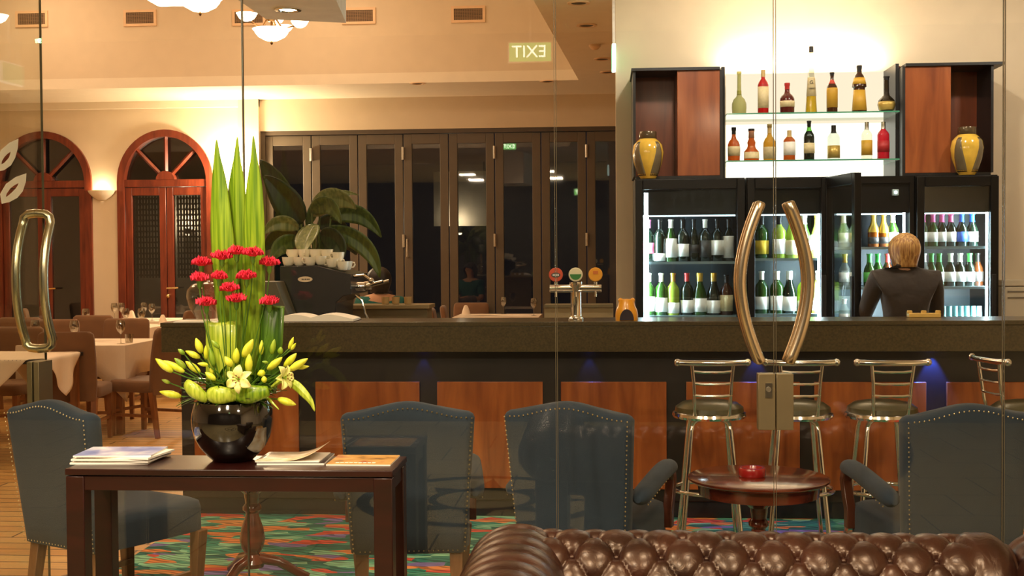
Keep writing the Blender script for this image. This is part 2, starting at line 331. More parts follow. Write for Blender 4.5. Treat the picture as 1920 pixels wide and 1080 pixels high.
for i, (xa, xb) in enumerate(arcs):
    cx = (xa+xb)/2; R_ = (xb-xa)/2; H_ = zt-zs
    t = thing('door_%d' % (i+1), '', '', (cx, YD+.02, 0)); del t['label']; del t['category']; t['kind'] = 'structure'
    arc = lambda r, k, n=24: (-(R_-r)*cos(pi*k/n), zs+(H_-r)*sin(pi*k/n))
    q = MB(); po = [(-R_, 0)]+[arc(0, k) for k in range(25)]+[(R_, 0)]; pi_ = [(-R_+.09, 0)]+[arc(.09, k) for k in range(25)]+[(R_-.09, 0)]
    n = len(po); q.rings([[(p_[0], -.06, p_[1]) for p_ in po], [(p_[0], .1, p_[1]) for p_ in po], [(p_[0], .1, p_[1]) for p_ in pi_], [(p_[0], -.06, p_[1]) for p_ in pi_], [(p_[0], -.06, p_[1]) for p_ in po]], close=False, cap=False)
    q.ob('arched_frame', REDW, t)
    zr = zs+.0
    q = MB().box(-R_+.09, R_-.09, -.04, .06, zr-.06, zr+.03)
    hub = MB().prism([(.12*cos(pi*k/10), zr+.03+.11*sin(pi*k/10)) for k in range(11)], -.05, .06, 'y')
    q.v += hub.v; n0 = len(q.v)-len(hub.v); q.f += [tuple(i_+n0 for i_ in f) for f in hub.f]
    for an in (pi/4, pi/2, 3*pi/4):
        e = Vector(((R_-.05)*cos(an), 0, zr+.03+(H_-.08)*sin(an))); s0 = Vector((.09*cos(an), 0, zr+.03+.08*sin(an))); q.tube([s0, e], .026, 4)
    q.ob('fanlight_bars', REDW, t)
    MB().prism([arc(.08, k) for k in range(25)], .05, .06, 'y').ob('fanlight_pane', NIGHT, t)
    for sgn in (-1, 1):
        a, c_ = (sgn*.005, sgn*(R_-.095)); x0, x1 = min(a, c_), max(a, c_); zz = zr-.07
        q = MB(); q.box(x0, x0+.085, -.02, .04, 0, zz); q.box(x1-.085, x1, -.02, .04, 0, zz); q.box(x0+.085, x1-.085, -.02, .04, 0, .3); q.box(x0+.085, x1-.085, -.02, .04, zz-.10, zz)
        lf = q.ob('door_leaf', REDW, t, bev=.004)
        MB().box(x0+.085, x1-.085, .005, .015, .3, zz-.10).ob('glass_pane', NIGHT, lf)
        if i == 1:
            q = MB(); z0_, z1_ = 1.25, zz-.10
            for j in range(9): xx = x0+.085+(x1-x0-.17)*(j+.5)/9; q.box(xx-.012, xx+.012, .10, .108, z0_, z1_)
            for j in range(15): z_ = z0_+(z1_-z0_)*(j+.5)/15; q.box(x0+.085, x1-.085, .108, .116, z_-.012, z_+.012)
            q.ob('lattice_screen', mat('dark_lattice', rgb(40, 42, 38), .6), lf)
    q = MB(); q.tube([(.02, -.03, 1.12), (.02, -.09, 1.12), (.17, -.09, 1.125)], .012, 8); q.lathe([(.035, 0), (.035, .01), (0, .01)], 12, (0, 0, 0)); q.ball((.02, -.05, 1.02), .03)
    q.ob('door_handle', mat('brass', (.75, .55, .25), .25, 1), t)
# bifold glazing
GF = mat('bifold_frame_paint', rgb(92, 78, 60), .55, var=.05)
edges = [497, 585, 672, 757, 842, 928, 1015, 1100, 1186]
bw = thing('window_1', '', '', (0, 0, 0)); del bw['label']; del bw['category']; bw['kind'] = 'structure'
ye = YD+.05
xa = at(490, 300, Y=ye).x; xb = XR-.15
zt2 = at(800, 250, Y=ye).z
q = MB().box(xa, xb, ye-.03, ye+.1, zt2, zh+.0); q.box(xa, xa+.06, ye-.03, ye+.1, 0, zt2); q.ob('window_head', mat('bifold_head_paint', rgb(84, 70, 54), .6), bw)
for k in range(len(edges)-1):
    x0, x1 = at(edges[k], 400, Y=ye).x, at(edges[k+1], 400, Y=ye).x
    fw = .11
    q = MB(); q.box(x0+.006, x0+fw, ye, ye+.06, .02, zt2-.01); q.box(x1-fw, x1-.006, ye, ye+.06, .02, zt2-.01); q.box(x0+fw, x1-fw, ye, ye+.06, .02, .2); q.box(x0+fw, x1-fw, ye, ye+.06, zt2-.13, zt2-.01)
    lf = q.ob('window_leaf', GF, bw, bev=.004)
    MB().box(x0+fw, x1-fw, ye+.025, ye+.035, .2, zt2-.13).ob('window_pane', NIGHT, lf)
    if k % 2 == 1:
        h = MB()
        for zz in (zt2-.25, 1.7, .6): h.tube([(x0, ye-.02, zz-.08), (x0, ye-.02, zz+.08)], .02, 8)
        h.ob('hinge', STEEL, lf)
    if k == 3:
        h = MB(); h.tube([(x0+.05, ye, 1.5), (x0+.05, ye-.06, 1.5), (x0+.05, ye-.06, 1.72), (x0+.05, ye, 1.72)], .012, 6); h.ob('window_handle', STEEL, lf)
# dark terrace seen through the glazing
struct(MB().box(XL, XR, YD+.45, YD+4, -.1, 0).ob('floor_terrace', mat('dark_paving', rgb(40, 36, 30), .6), smooth=0))
struct(MB().box(XL, -6.2, YD+4, YD+4.2, 0, 4).ob('wall_terrace', mat('terrace_wall_paint', rgb(190, 184, 165), .8), smooth=0))

# vents on the bulkhead
VF = mat('vent_frame_paint', rgb(240, 205, 165), .5); VG = mat('vent_dark', rgb(70, 56, 42), .7)
for k, cx in enumerate((60, 263, 467, 673, 878)):
    c = at(cx, (36, 34, 33, 30, 27)[k], Y=yB); w2 = 64*yB/F/2; h2 = 31*yB/F/2
    t = thing('ceiling_vent', ['rectangular air vent above the dim arched door at the far end', 'rectangular air vent above the arched door with lattice panes', 'rectangular air vent behind the hanging chandelier bowls', 'rectangular air vent half hidden by the grey ceiling beam', 'rectangular air vent between ceiling beam and exit sign'][k], 'air vent', (c.x, yB, c.z), 0, 'air vents in a row on the bulkhead')
    q = MB(); q.box(-w2, w2, -.02, 0, -h2, -h2+.03); q.box(-w2, w2, -.02, 0, h2-.03, h2); q.box(-w2, -w2+.03, -.02, 0, -h2+.03, h2-.03); q.box(w2-.03, w2, -.02, 0, -h2+.03, h2-.03); q.ob('vent_frame', VF, t)
    MB().box(-w2+.03, w2-.03, -.004, -.001, -h2+.03, h2-.03).ob('vent_back', VG, t)
    q = MB()
    for j in range(7): z = -h2+.045+j*(2*h2-.09)/6; q.box(-w2+.03, w2-.03, -.014, -.008, z-.004, z+.004)
    for j in range(12): x = -w2+.05+j*(2*w2-.1)/11; q.box(x-.003, x+.003, -.016, -.010, -h2+.03, h2-.03)
    q.ob('vent_grille', mat('vent_grille_paint', rgb(150, 120, 90), .6), t)
# unlit downlights in the flat ceiling
for k, (px, py) in enumerate(((1085, 5), (1100, 47), (1130, 110), (1140, 135), (1027, 152), (783, 156))):
    c = at(px, py, Z=CEIL); t = thing('recessed_downlight', ['unlit round downlight nearest the frame top beside the glass seam', 'unlit round downlight right of the EXIT reflection', 'unlit round downlight just below the green lit patch', 'unlit round downlight lowest in the row beside the bar wall', 'unlit round downlight in soffit left of the glass seam', 'unlit round downlight in the soffit above the grey bifold windows'][k], 'downlight', (c.x, c.y, CEIL), 0, 'unlit ceiling downlights')
    MB().lathe([(.09, 0), (.09, -.008), (.065, -.010), (.06, 0)], 20).ob('trim_ring', VF, t); MB().lathe([(.0, -.004), (.06, -.004), (.06, -.001), (0, -.001)], 16).ob('lamp_disc', VG, t)
c = at(1115, 84, Z=CEIL); q = MB().lathe([(.055, 0), (.055, -.02), (.03, -.045), (0, -.05)], 16, (c.x, c.y, CEIL)); tag(q.ob('smoke_detector', VF), 'small round smoke detector on the green lit ceiling', 'smoke detector')
# ================================================================== glass frontage
EDGE = mat('glass_edge', rgb(96, 88, 68), .25, coat=.5)
xg = lambda px: at(px, 500, Y=YG).x
GT = .010
def glass_panel(name, x0, x1, z0, z1):
    t = thing(name, '', '', (0, 0, 0)); del t['label']; del t['category']; t['kind'] = 'structure'
    MB().box(x0+.003, x1-.003, YG, YG+GT, z0, z1).ob('glass_pane', GLASS, t, smooth=0)
    q = MB(); q.box(x0+.0012, x0+.003, YG, YG+GT, z0, z1); q.box(x1-.003, x1-.0012, YG, YG+GT, z0, z1); q.ob('glass_edge', EDGE, t, smooth=0); return t
XH = at(80, 300, Y=5.30).x-.035
glass_panel('window_2', XH+.02, xg(459), 0, CEIL)
glass_panel('window_3', xg(459), xg(1042), 0, CEIL)
glass_panel('window_4', xg(1883), XR-.15, 0, CEIL)
HND = mat('satin_bronze_steel', rgb(206, 190, 164), .24, 1, var=.01, vs=3)
def bow_handle(name, H, bow, off, both=True, sign=1):
    """tube handle standing off the glass on both faces and bowing sideways; local x along the leaf, y out of it"""
    q = MB()
    for s_ in (-1, 1):
        pts = []
        for k in range(21):
            u = k/20; z = H*(u-.5); pts.append((sign*bow*(1-(2*u-1)**2), s_*off, z))
        pts = [(0, 0, -H/2+.03)]+[(0, s_*off*.55, -H/2+.004)]+pts+[(0, s_*off*.55, H/2-.004)]+[(0, 0, H/2-.03)]
        q.tube(pts, .0195, 14)
    return q
# centre pair of doors
zc = at(1453, 530, Y=YG).z; Hh = 292/F*YG
for i, (a, b_, hx, sg, nm) in enumerate(((1042, 1453, 1424, -1, 'door_3'), (1453, 1883, 1478, 1, 'door_4'))):
    t = glass_panel(nm, xg(a)+.002, xg(b_)-.002, .012, CEIL-.6 if False else CEIL-.01)
    h = MB()
    for s_ in (-1, 1):
        pts = []
        for k in range(25):
            u = k/24; z = Hh*(u-.5); bow = .070*(1-abs(2*u-1)**1.8); pts.append((sg*bow, s_*.036, z))
        pts = [(pts[0][0]-sg*.002, pts[0][1], pts[0][2]-.007), (pts[0][0]-sg*.001, pts[0][1], pts[0][2]-.004)]+pts+[(pts[-1][0]-sg*.001, pts[-1][1], pts[-1][2]+.004), (pts[-1][0]-sg*.002, pts[-1][1], pts[-1][2]+.007)]; h.tube(pts, [.010, .0160]+[.0190]*25+[.0160, .010], 16)
        for zz in (-Hh/2+.05, Hh/2-.05): h.tube([(sg*.02, s_*.036, zz), (sg*.016, 0, zz)], .012, 10)
    h.xf(Matrix.Translation((xg(hx), YG+GT/2, zc))).ob('door_handle', HND, t)
    x0, x1 = (xg(1420), xg(1452)) if i == 0 else (xg(1454), xg(1486))
    z0, z1 = at(1453, 805, Y=YG).z, at(1453, 700, Y=YG).z
    pl = MB().box(x0, x1, YG-.022, YG+.03, z0, z1).ob('lock_plate', mat('satin_lock_plate', rgb(136, 122, 92), .42, .7, var=.05), t, bev=.002)
    if i == 0:
        q = MB().box(xg(1433), xg(1446), YG-.026, YG-.022, at(0, 742, Y=YG).z, at(0, 716, Y=YG).z); q.ob('key_plate', CHROME, pl)
        MB().lathe([(0, 0), (.009, 0), (.009, .006), (0, .006)], 14).xf(Matrix.Translation((xg(1439), YG-.026, at(0, 727, Y=YG).z)) @ Matrix.Rotation(pi/2, 4, 'X')).ob('key_cylinder', STEEL, pl)
# floor rail and head channel
struct(MB().box(XL+.15, XR-.15, YG-.03, YG+.04, CEIL-.012, CEIL).ob('trim_head_channel', STEEL, smooth=0))
# open door leaf at the left, swung inward
fe = at(80, 300, Y=5.30)
hx = XH; hy = YG+.02
d = Vector((fe.x-hx, fe.y-hy, 0)); Lf = d.length; ang = atan2(d.y, d.x)
t = thing('door_5', '', '', (hx, hy, 0), ang); del t['label']; del t['category']; t['kind'] = 'structure'
MB().box(.01, Lf-.003, -GT/2, GT/2, .012, CEIL-.02).ob('glass_pane', pane('door_glass', (.90, .91, .87), .03, 0, .2), t, smooth=0)
MB().box(Lf-.003, Lf, -GT/2, GT/2, .012, CEIL-.02).ob('glass_edge', EDGE, t, smooth=0)
# the loop of the handle reads as two bowed tubes with the glass between
hp = at(66, 527, Y=5.05); hl = Lf-.06; zc5 = at(62, 527, Y=5.25).z; H5 = 262/F*5.25
h = MB()
for s_ in (-1, 1):
    pts = []
    for k in range(25):
        u = k/24; pts.append((-.070*(1-abs(2*u-1)**2.2)-.0, s_*.064, (H5-.09)*(u-.5)))
    top = [(0, s_*.058, H5/2-.018), (0, s_*.040, H5/2-.004), (0, 0, H5/2)]; bot = [(0, 0, -H5/2), (0, s_*.040, -H5/2+.004), (0, s_*.058, -H5/2+.018)]
    h.tube(bot+pts+top, .0195, 14)
h.xf(Matrix.Translation((hl, 0, zc5))).ob('door_handle', mat('satin_olive_steel', rgb(204, 200, 176), .25, 1, var=.05), t)
zt5, zb5 = at(80, 675, Y=5.28).z, at(80, 790, Y=5.28).z
q = MB().box(Lf-.12, Lf+.004, -.028, -.004, zb5, zt5); q.box(Lf-.12, Lf+.004, .004, .028, zb5, zt5); q.ob('lock_plate', mat('satin_lock_plate', rgb(150, 134, 96), .42, .7), t, bev=.002)
# white frosted leaf decals on that door
DEC = mat('white_film', rgb(236, 226, 200), .6)
def on_leaf(px, py):                                    # photo pixel -> (distance along the leaf, height) on the opened door
    r_ = ROT @ Vector(((px-960)/F, (540-py)/F, -1)); n_ = Vector((d.y, -d.x, 0)); o_ = Vector((hx, hy, 0))
    p_ = CAM + r_*((o_-CAM).dot(n_)/r_.dot(n_)); return ((p_-o_).dot(d)/Lf, p_.z)
for po, pi_ in (([(32, 260), (31, 277), (26, 296), (18, 310), (5, 319), (-8, 322), (-11, 302), (0, 281), (15, 268)], [(18, 284), (17, 289), (15, 295), (11, 300), (5, 306), (0, 308), (1, 302), (6, 294), (12, 288)]),
                ([(47, 325), (46, 341), (40, 359), (30, 371), (15, 379), (1, 382), (-2, 364), (9, 345), (27, 332)], [(33, 343), (31, 348), (27, 354), (21, 360), (13, 367), (8, 370), (10, 363), (17, 353), (25, 347)])):
    A_ = [on_leaf(*p_) for p_ in po]; B_ = [on_leaf(*p_) for p_ in pi_]; y_ = -GT/2
    q = MB(); q.rings([[(x, y, z) for x, z in pp] for pp, y in ((A_, y_-.0012), (A_, y_), (B_, y_), (B_, y_-.0012), (A_, y_-.0012))], cap=False); q.ob('leaf_decal', DEC, t)

# ================================================================== the bar
zbt = at(1100, 603, Y=YB).z; zbf = at(1100, 660, Y=YB).z
GRAN = mat('dark_granite', rgb(70, 60, 36), .28, coat=.2, var=.3, vs=90)
x0b = at(300, 603, Y=YB).x; xb0 = at(340, 900, Y=YB+.12).x; xbe = XR-.17
bar = thing('bar_counter', 'long dark bar counter with granite top and orange wood front panels', 'bar counter', ((x0b+xbe)/2, YB+.3, 0))
ox, oy = -bar.location.x, -bar.location.y
def bb(x0, x1, y0, y1, z0, z1, name, m, bev=.003, par=bar): return MB().box(x0+ox, x1+ox, y0+oy, y1+oy, z0, z1).ob(name, m, par, bev=bev)
bb(x0b, xbe, YB, YB+.45, zbt-.025, zbt, 'counter_top', GRAN)
bb(x0b+.004, xbe, YB+.004, YB+.06, zbf, zbt-.025, 'granite_fascia', GRAN)
DKB = mat('dark_bar_body', rgb(34, 28, 26), .35, coat=.2, var=.2)
bb(xb0, xbe, YB+.14, YB+.42, .1, zbt-.025, 'body', DKB)
bb(xb0+.04, xbe, YB+.17, YB+.40, 0, .1, 'plinth', BLACK)
PANW = wood('orange_cherry_wood', rgb(124, 60, 22), rgb(178, 100, 44), .32, .3, scale=5, axis='Z', stretch=7)
zp1, zp0 = at(1000, 716, Y=YB+.12).z, at(1000, 916, Y=YB+.12).z
for a, b_ in ((364, 560), (592, 787), (820, 1018), (1052, 1250), (1287, 1500), (1527, 1737), (1775, 1990)):
    bb(at(a, 800, Y=YB+.12).x, at(b_, 800, Y=YB+.12).x, YB+.12, YB+.14, zp0, zp1, 'front_panel', PANW)
# small blue lamps under the counter
BLU = emis('blue_lamp', (.05, .10, 1), 12)
for k, (px, lb) in enumerate(((793, 'blue lamp under the counter above the dark post behind the middle armchair'), (1105, 'blue lamp under the counter right of the thin glass seam'), (1418, 'blue lamp under the counter behind the curved door handles'), (1750, 'brightest blue lamp, on dark post right of the third stool'))):
    x = at(px, 665, Y=YB+.11).x; L_ = thing('under_counter_lamp', lb, 'lamp', (x, YB+.105, zbf+.0), 0, 'blue lamps under the bar counter')
    MB().lathe([(.018, 0), (.018, -.02), (.013, -.022), (.0, -.022)], 12, (0, 0, .03)).ob('lamp_body', BLACK, L_)
    MB().lathe([(0, 0), (.012, 0), (.012, -.004), (0, -.004)], 12, (0, 0, .008)).ob('lens', BLU, L_)
    lamp('SPOT', (x, YB+.105, zbf+.0), (2.5, 3, 9, 44)[k], (.04, .12, 1), .01, (x, YB+.15, zbf-.5), 60)
# lower back counter behind the bar, for the coffee machine and monitor
bench = thing('back_bench', 'low dark work bench behind the left end of the bar', 'bench', (at(600, 600, Y=7.9).x, 7.9, 0))
MB().box(-.75, .75, -.3, .45, .88, .92).ob('bench_top', GRAN, bench, bev=.003); MB().box(-.73, .73, -.28, .43, 0, .88).ob('bench_body', DKB, bench)

# ------------------------------------------------------------ bar stools
def make_stool():
    t = thing('bar_stool', '', 'bar stool'); t.location = (0, 0, 0)
    SEATV = mat('dark_olive_vinyl', rgb(70, 66, 40), .28, coat=.4, var=.1)
    MB().lathe([(0, .688), (.168, .688), (.176, .70), (.172, .722), (.14, .745), (.07, .757), (0, .76)], 40).ob('seat', SEATV, t)
    MB().lathe([(.160, .672), (.182, .668), (.190, .680), (.186, .694), (.172, .700), (.160, .694)], 40).ob('seat_rim', CHROME, t)
    for k in range(4):
        a = pi/4+k*pi/2; c, s_ = cos(a), sin(a)
        pts = [(.05*c, .05*s_, .665), (.10*c, .10*s_, .66), (.128*c, .128*s_, .645), (.14*c, .14*s_, .61), (.165*c, .165*s_, .40), (.19*c, .19*s_, .2), (.215*c, .215*s_, .012)]
        lg = MB().tube(pts, .0125, 10).ob('leg', CHROME, t)
        MB().lathe([(.016, 0), (.016, .03), (.012, .034)], 10, (.215*c, .215*s_, 0)).ob('foot_cap', BLACK, lg)
    MB().lathe([(.0, .655), (.07, .655), (.07, .672), (0, .672)], 16).ob('seat_plate', STEEL, t)
    for z, r in ((.30, .188),):
        MB().tube([(r*cos(2*pi*k/40), r*sin(2*pi*k/40), z) for k in range(40)], .0105, 10, closed=True).ob('foot_ring', CHROME, t)
    q = MB()                                   # back posts and rungs; the back stands toward the camera side (-y)
    for s_ in (-1, 1): q.tube([(s_*.075, -.12, .68), (s_*.085, -.165, .70), (s_*.088, -.18, .76), (s_*.092, -.195, .86), (s_*.102, -.205, .955)], .0095, 10)
    q.ob('back_posts', CHROME, t)
    for z in (.80, .86, .92): MB().tube([(-.10+.004, -.188-(z-.8)*.12, z), (-.05, -.194-(z-.8)*.12, z-.004), (.05, -.194-(z-.8)*.12, z-.004), (.096, -.188-(z-.8)*.12, z)], .0065, 8).ob('back_rung', CHROME, t)
    q = MB().tube([(-.17, -.200, .965), (-.09, -.215, .962), (.09, -.215, .962), (.17, -.200, .965)], .0145, 12); q.ob('top_rail', CHROME, t)
    for s_ in (-1, 1): MB().ball((s_*.172, -.200, .965), .0185, 12).ob('rail_knob', CHROME, t)
    return t
stool = make_stool()
spots = [((1330, 767), 0.0, 'chrome bar stool with round seat, first from the left at the bar'), ((1492, 767), -.02, 'chrome bar stool behind the lock plate and curved door handles'), ((1654, 767), .03, 'chrome bar stool right of the curved door handles, beside the high-backed armchair'), ((1925, 767), -1.36, 'chrome bar stool turned sideways behind the armchair at the far end')]
for i, ((px, py), rz, lb) in enumerate(spots):
    p_ = at(px, py, Z=.71); p_ = at(px, py, Y=6.33)
    if i == 0: stool.location = (p_.x, 6.33, 0); stool.rotation_euler = (0, 0, rz); stool['label'] = lb; stool['group'] = 'chrome stools along the bar'
    else: dup(stool, (p_.x, 6.33, 0), rz, lb, 'chrome stools along the bar')

# ------------------------------------------------------------ things on the bar top
def on_bar(px, y=7.0): return at(px, 600, Y=y).x
zB = zbt
# open book with thick white pages
t = thing('open_book', 'large open ledger with thick white pages lying on the bar', 'book', (on_bar(590), 7.02, zB), .03)
PAG = mat('white_paper', rgb(250, 246, 235), .7, var=.02)
for s_ in (-1, 1):
    def f_(u, v, s_=s_): return (s_*(u*.245), -.13+v*.24, .006+.040*sin(pi*min(1, u*1.15+.08))**.8*(1-.35*u)+.004)
    q = MB(); rs = []
    for j in range(9):
        y = -.13+.24*j/8; top = [(s_*.245*k/12, y, .010+.036*sin(pi*min(1, (k/12)*.8+.12))**.9*(1-.5*(k/12)**2)) for k in range(13)]
        rs.append(top+[(s_*.245, y, .003), (0, y, .003)])
    q.rings(rs); q.ob('page_block', PAG, t)
MB().box(-.25, .25, -.135, .115, 0, .003).ob('cover', mat('dark_cover', rgb(60, 40, 30), .6), t)
# glass bowl
t = thing('glass_bowl', 'big rounded clear glass bowl at the left end of the bar', 'bowl', (on_bar(386, 7.05), 7.08, zB))
MB().lathe([(.05, 0), (.06, .005), (.105, .08), (.122, .14), (.118, .18), (.085, .215), (.05, .225), (.052, .235), (.047, .235), (.045, .226), (.083, .21), (.113, .18), (.117, .14), (.1, .08), (.055, .012), (0, .01)], 32).ob('bowl_glass', pane('bowl_clear_glass', (.93, .92, .88), .06, .02, .9), t)
q = MB().box(-.13, .13, -.1, .1, 0, .006, Matrix.Rotation(.15, 4, 'Z')); o = q.ob('paper_sheet', PAG, loc=(on_bar(372, 6.95), 6.97, zB)); tag(o, 'white paper sheets under the glass bowl on the bar', 'paper')
# beer tap
bx = on_bar(1080, 6.98); y_ = 6.98
t = thing('beer_tap', 'chrome T shaped beer tap with three round badges on the bar', 'beer tap', (bx, y_, zB))
k_ = y_/F; zt_ = 62*k_
MB().lathe([(.042, 0), (.042, .012), (.032, .02), (.03, .03), (.03, zt_), (.036, zt_+.01), (.036, zt_+.03), (0, zt_+.03)], 24).ob('tap_column', CHROME, t)
MB().tube([(-.148, 0, zt_-.005), (.145, 0, zt_-.005)], .021, 16).ob('cross_pipe', CHROME, t)
MB().box(-.148, .145, -.026, -.01, zt_-.028, zt_-.016).ob('drip_bar', CHROME, t, bev=.003)
for px, col, kind in ((1043, (206, 84, 58), 'red badge with dark shield'), (1080, (224, 220, 190), 'cream badge with green lower half'), (1117, (226, 160, 48), 'golden yellow badge')):
    dx = (px-1080)*k_; zc_ = zt_+.018+.047
    q = MB(); q.tube([(dx, 0, zt_), (dx, 0, zt_+.03)], .011, 10); n_ = q.ob('badge_stem', CHROME, t)
    Mx = Matrix.Translation((dx, -.012, zc_+.008)) @ Matrix.Rotation(pi/2, 4, 'X')
    bd = MB().lathe([(0, 0), (.036, 0), (.040, .004), (.040, .012), (.036, .016), (0, .016)], 28).xf(Mx).ob('badge', mat('badge_%d' % px, rgb(*col), .3, coat=.5), t); bd['label'] = kind
    if px == 1043:
        q = MB().lathe([(0, 0), (.026, 0), (.026, .002), (0, .002)], 24, sy=.55).xf(Matrix.Translation((dx, -.028, zc_+.006)) @ Matrix.Rotation(pi/2, 4, 'X')); q.ob('badge_emblem', mat('emblem_dark', rgb(60, 56, 60), .4), bd)
        q = MB().box(-.018, .018, -.033, -.030, -.006, .006).xf(Matrix.Translation((dx, 0, zc_+.006))); q.ob('badge_band', mat('emblem_pale', rgb(200, 200, 205), .4), bd)
    if px == 1080:
        q = MB().prism([(.032*cos(pi+pi*k/14), .032*sin(pi+pi*k/14)) for k in range(15)], -.031, -.028, 'y').xf(Matrix.Translation((dx, 0, zc_+.010))); q.ob('badge_emblem', mat('emblem_green', rgb(48, 124, 56), .4), bd)
    if px == 1117:
        q = MB().box(-.014, .014, -.031, -.028, .004, .022).xf(Matrix.Translation((dx, 0, zc_+.006))); q.ob('badge_emblem', mat('emblem_amber', rgb(200, 110, 40), .4), bd)
    MB().tube([(dx, -.01, zt_-.02), (dx, -.03, zt_-.03), (dx, -.032, zt_-.052)], .007, 8).ob('spout', CHROME, t)
# yellow jar with dark arch shape
t = thing('yellow_jar', 'yellow two-eared jar with dark arched front standing on the bar', 'jar', (on_bar(1175, 6.95), 6.95, zB))
YJ = mat('yellow_glaze', rgb(236, 164, 40), .3, coat=.5)
rs = []
for z, a_, b_ in ((0, .062, .04), (.03, .064, .045), (.06, .060, .045), (.08, .050, .04), (.10, .045, .036), (.118, .042, .03), (.122, .03, .02)): rs.append([(a_*cos(2*pi*k/20), b_*sin(2*pi*k/20), z) for k in range(20)])
MB().rings(rs).ob('jar_body', YJ, t)
for s_ in (-1, 1): MB().ball((s_*.034, 0, .114), .014, 10).ob('ear', YJ, t)
po = [(.040*cos(pi*k/14), .062*sin(pi*k/14)) for k in range(15)]
MB().prism([(x, z+.004) for x, z in po], -.050, -.028, 'y').ob('dark_front', mat('dark_violet_glaze', rgb(44, 32, 42), .35), t)
# six pack carton of gold topped bottles at the right
t = thing('gold_tray', 'small gold topped caddy on the bar in front of the bartender', 'caddy', (on_bar(1732, 7.2), 7.2, zB-.03))
GOLD = mat('warm_gold', rgb(240, 204, 120), .25, .3)
MB().box(-.09, .09, -.03, .03, .03, .055).ob('caddy_body', GOLD, t, bev=.004)
q = MB()
for x in (-.08, 0, .08): q = MB().lathe([(0, .055), (.016, .055), (.016, .066), (.012, .070), (0, .070)], 12, (x, 0, 0)); q.ob('knob', GOLD, t)

# ------------------------------------------------------------ espresso machine, cups and monitor
xm = at(585, 540, Y=7.7).x; t = thing('espresso_machine', 'black espresso machine seen from its side with cups on top', 'coffee machine', (xm, 8.04, .92))
kk = 7.7/F; zr_ = lambda py: at(585, py, Y=7.7).z-.92
side = [((px-585)*kk, zr_(py)) for px, py in ((517, 499), (588, 498), (655, 515), (655, 553), (640, 556), (626, 568), (623, 606), (517, 606))]
MB().prism(side, -.26, .30, 'y').ob('body', mat('black_machine_side', rgb(32, 28, 26), .35, coat=.3), t, bev=.004)
q = MB().box(-.23, .25, -.24, .28, 0, zr_(606)); q.ob('base', STEEL, t, bev=.004)
bdg = MB().prism([((552+ox_)*kk-585*kk, 0) for ox_ in ()] or [(-.043+.035*0+.048*cos(a_)*1-.02, .0+.018*sin(a_)) for a_ in [2*pi*k/24 for k in range(24)]], -.264, -.26, 'y').xf(Matrix.Translation((.0, 0, zr_(524)))).ob('name_badge', mat('badge_cream', rgb(236, 214, 180), .4), t)
q = MB()
for j in range(5): q.box(-.085+j*.011, -.078+j*.011, -.2655, -.264, zr_(524)-.004, zr_(524)+.004)
q.ob('badge_marks', BLACK, bdg)
for j, z in enumerate((zr_(533), )):
    for yy in (-.12, .12):
        q = MB(); q.tube([(.235, yy, z-.02), (.30, yy, z-.02)], .028, 12); q.tube([(.30, yy, z-.02), (.42, yy-.02, z+.01)], .012, 8); q.ob('group_head', CHROME, t)
q = MB(); q.tube([(.24, -.2, zr_(520)), (.31, -.22, zr_(518)), (.36, -.22, zr_(528))], .012, 8); q.ball((.36, -.22, zr_(528)), .02); q.ob('steam_knob', CHROME, t)
q = MB(); q.tube([(.25, -.2, zr_(556)), (.30, -.22, zr_(565)), (.32, -.22, zr_(590)), (.34, -.22, zr_(602))], .007, 8); q.ob('steam_wand', CHROME, t)
CUP = mat('white_china', rgb(255, 248, 226), .2, coat=.5, var=.01)
cupm = thing('coffee_cup', '', 'cup')
MB().lathe([(.022, 0), (.030, .006), (.038, .03), (.042, .058), (.040, .058), (.036, .03), (.026, .008), (0, .007)], 18).ob('cup_body', CUP, cupm)
MB().tube([(.036, 0, .048), (.056, 0, .05), (.06, 0, .035), (.05, 0, .02), (.034, 0, .018)], .005, 6).ob('handle', CUP, cupm)
n = 0; cs = []
for r_ in range(2):
    for k in range(6): cs.append((-.19+k*.072, -.19+r_*.1, 0))
for k in range(5): cs.append((-.17+k*.075, -.15, 1))
top = lambda x: zr_(499) if x < .0 else zr_(499)-(x)*.25
for k, (x, y, lv) in enumerate(cs):
    rr = 'upper' if lv else ('front' if k < 6 else 'back'); idx = k if k < 6 else (k-6 if k < 12 else k-12)
    lb = 'white coffee cup, %s from the left in the %s row on the espresso machine' % (ORD[idx], rr)
    loc = (xm+x, 8.04+y, .92+top(x)+.001+lv*.05+(0 if x < 0 else .012)); rz = random.uniform(0, 6)
    if k == 0: cupm.location = loc; cupm['label'] = lb; cupm['group'] = 'white cups stacked on the espresso machine'
    else: dup(cupm, loc, rz, lb, 'white cups stacked on the espresso machine')
t = thing('till_monitor', 'dark tilted till monitor behind the tall leaves', 'monitor', (at(514, 560, Y=7.45).x, 7.67, .92), 0)
kk = 7.6/F
MB().prism([(-.17, .43), (-.02, .43), (.09, .13), (.13, .0), (.05, .0), (.02, .1), (-.16, .36)], -.10, .10, 'y').ob('screen_case', mat('grey_till_plastic', rgb(92, 84, 68), .5), t, bev=.006)
MB().box(-.12, .12, -.07, .07, 0, .02).ob('stand', BLACK, t)

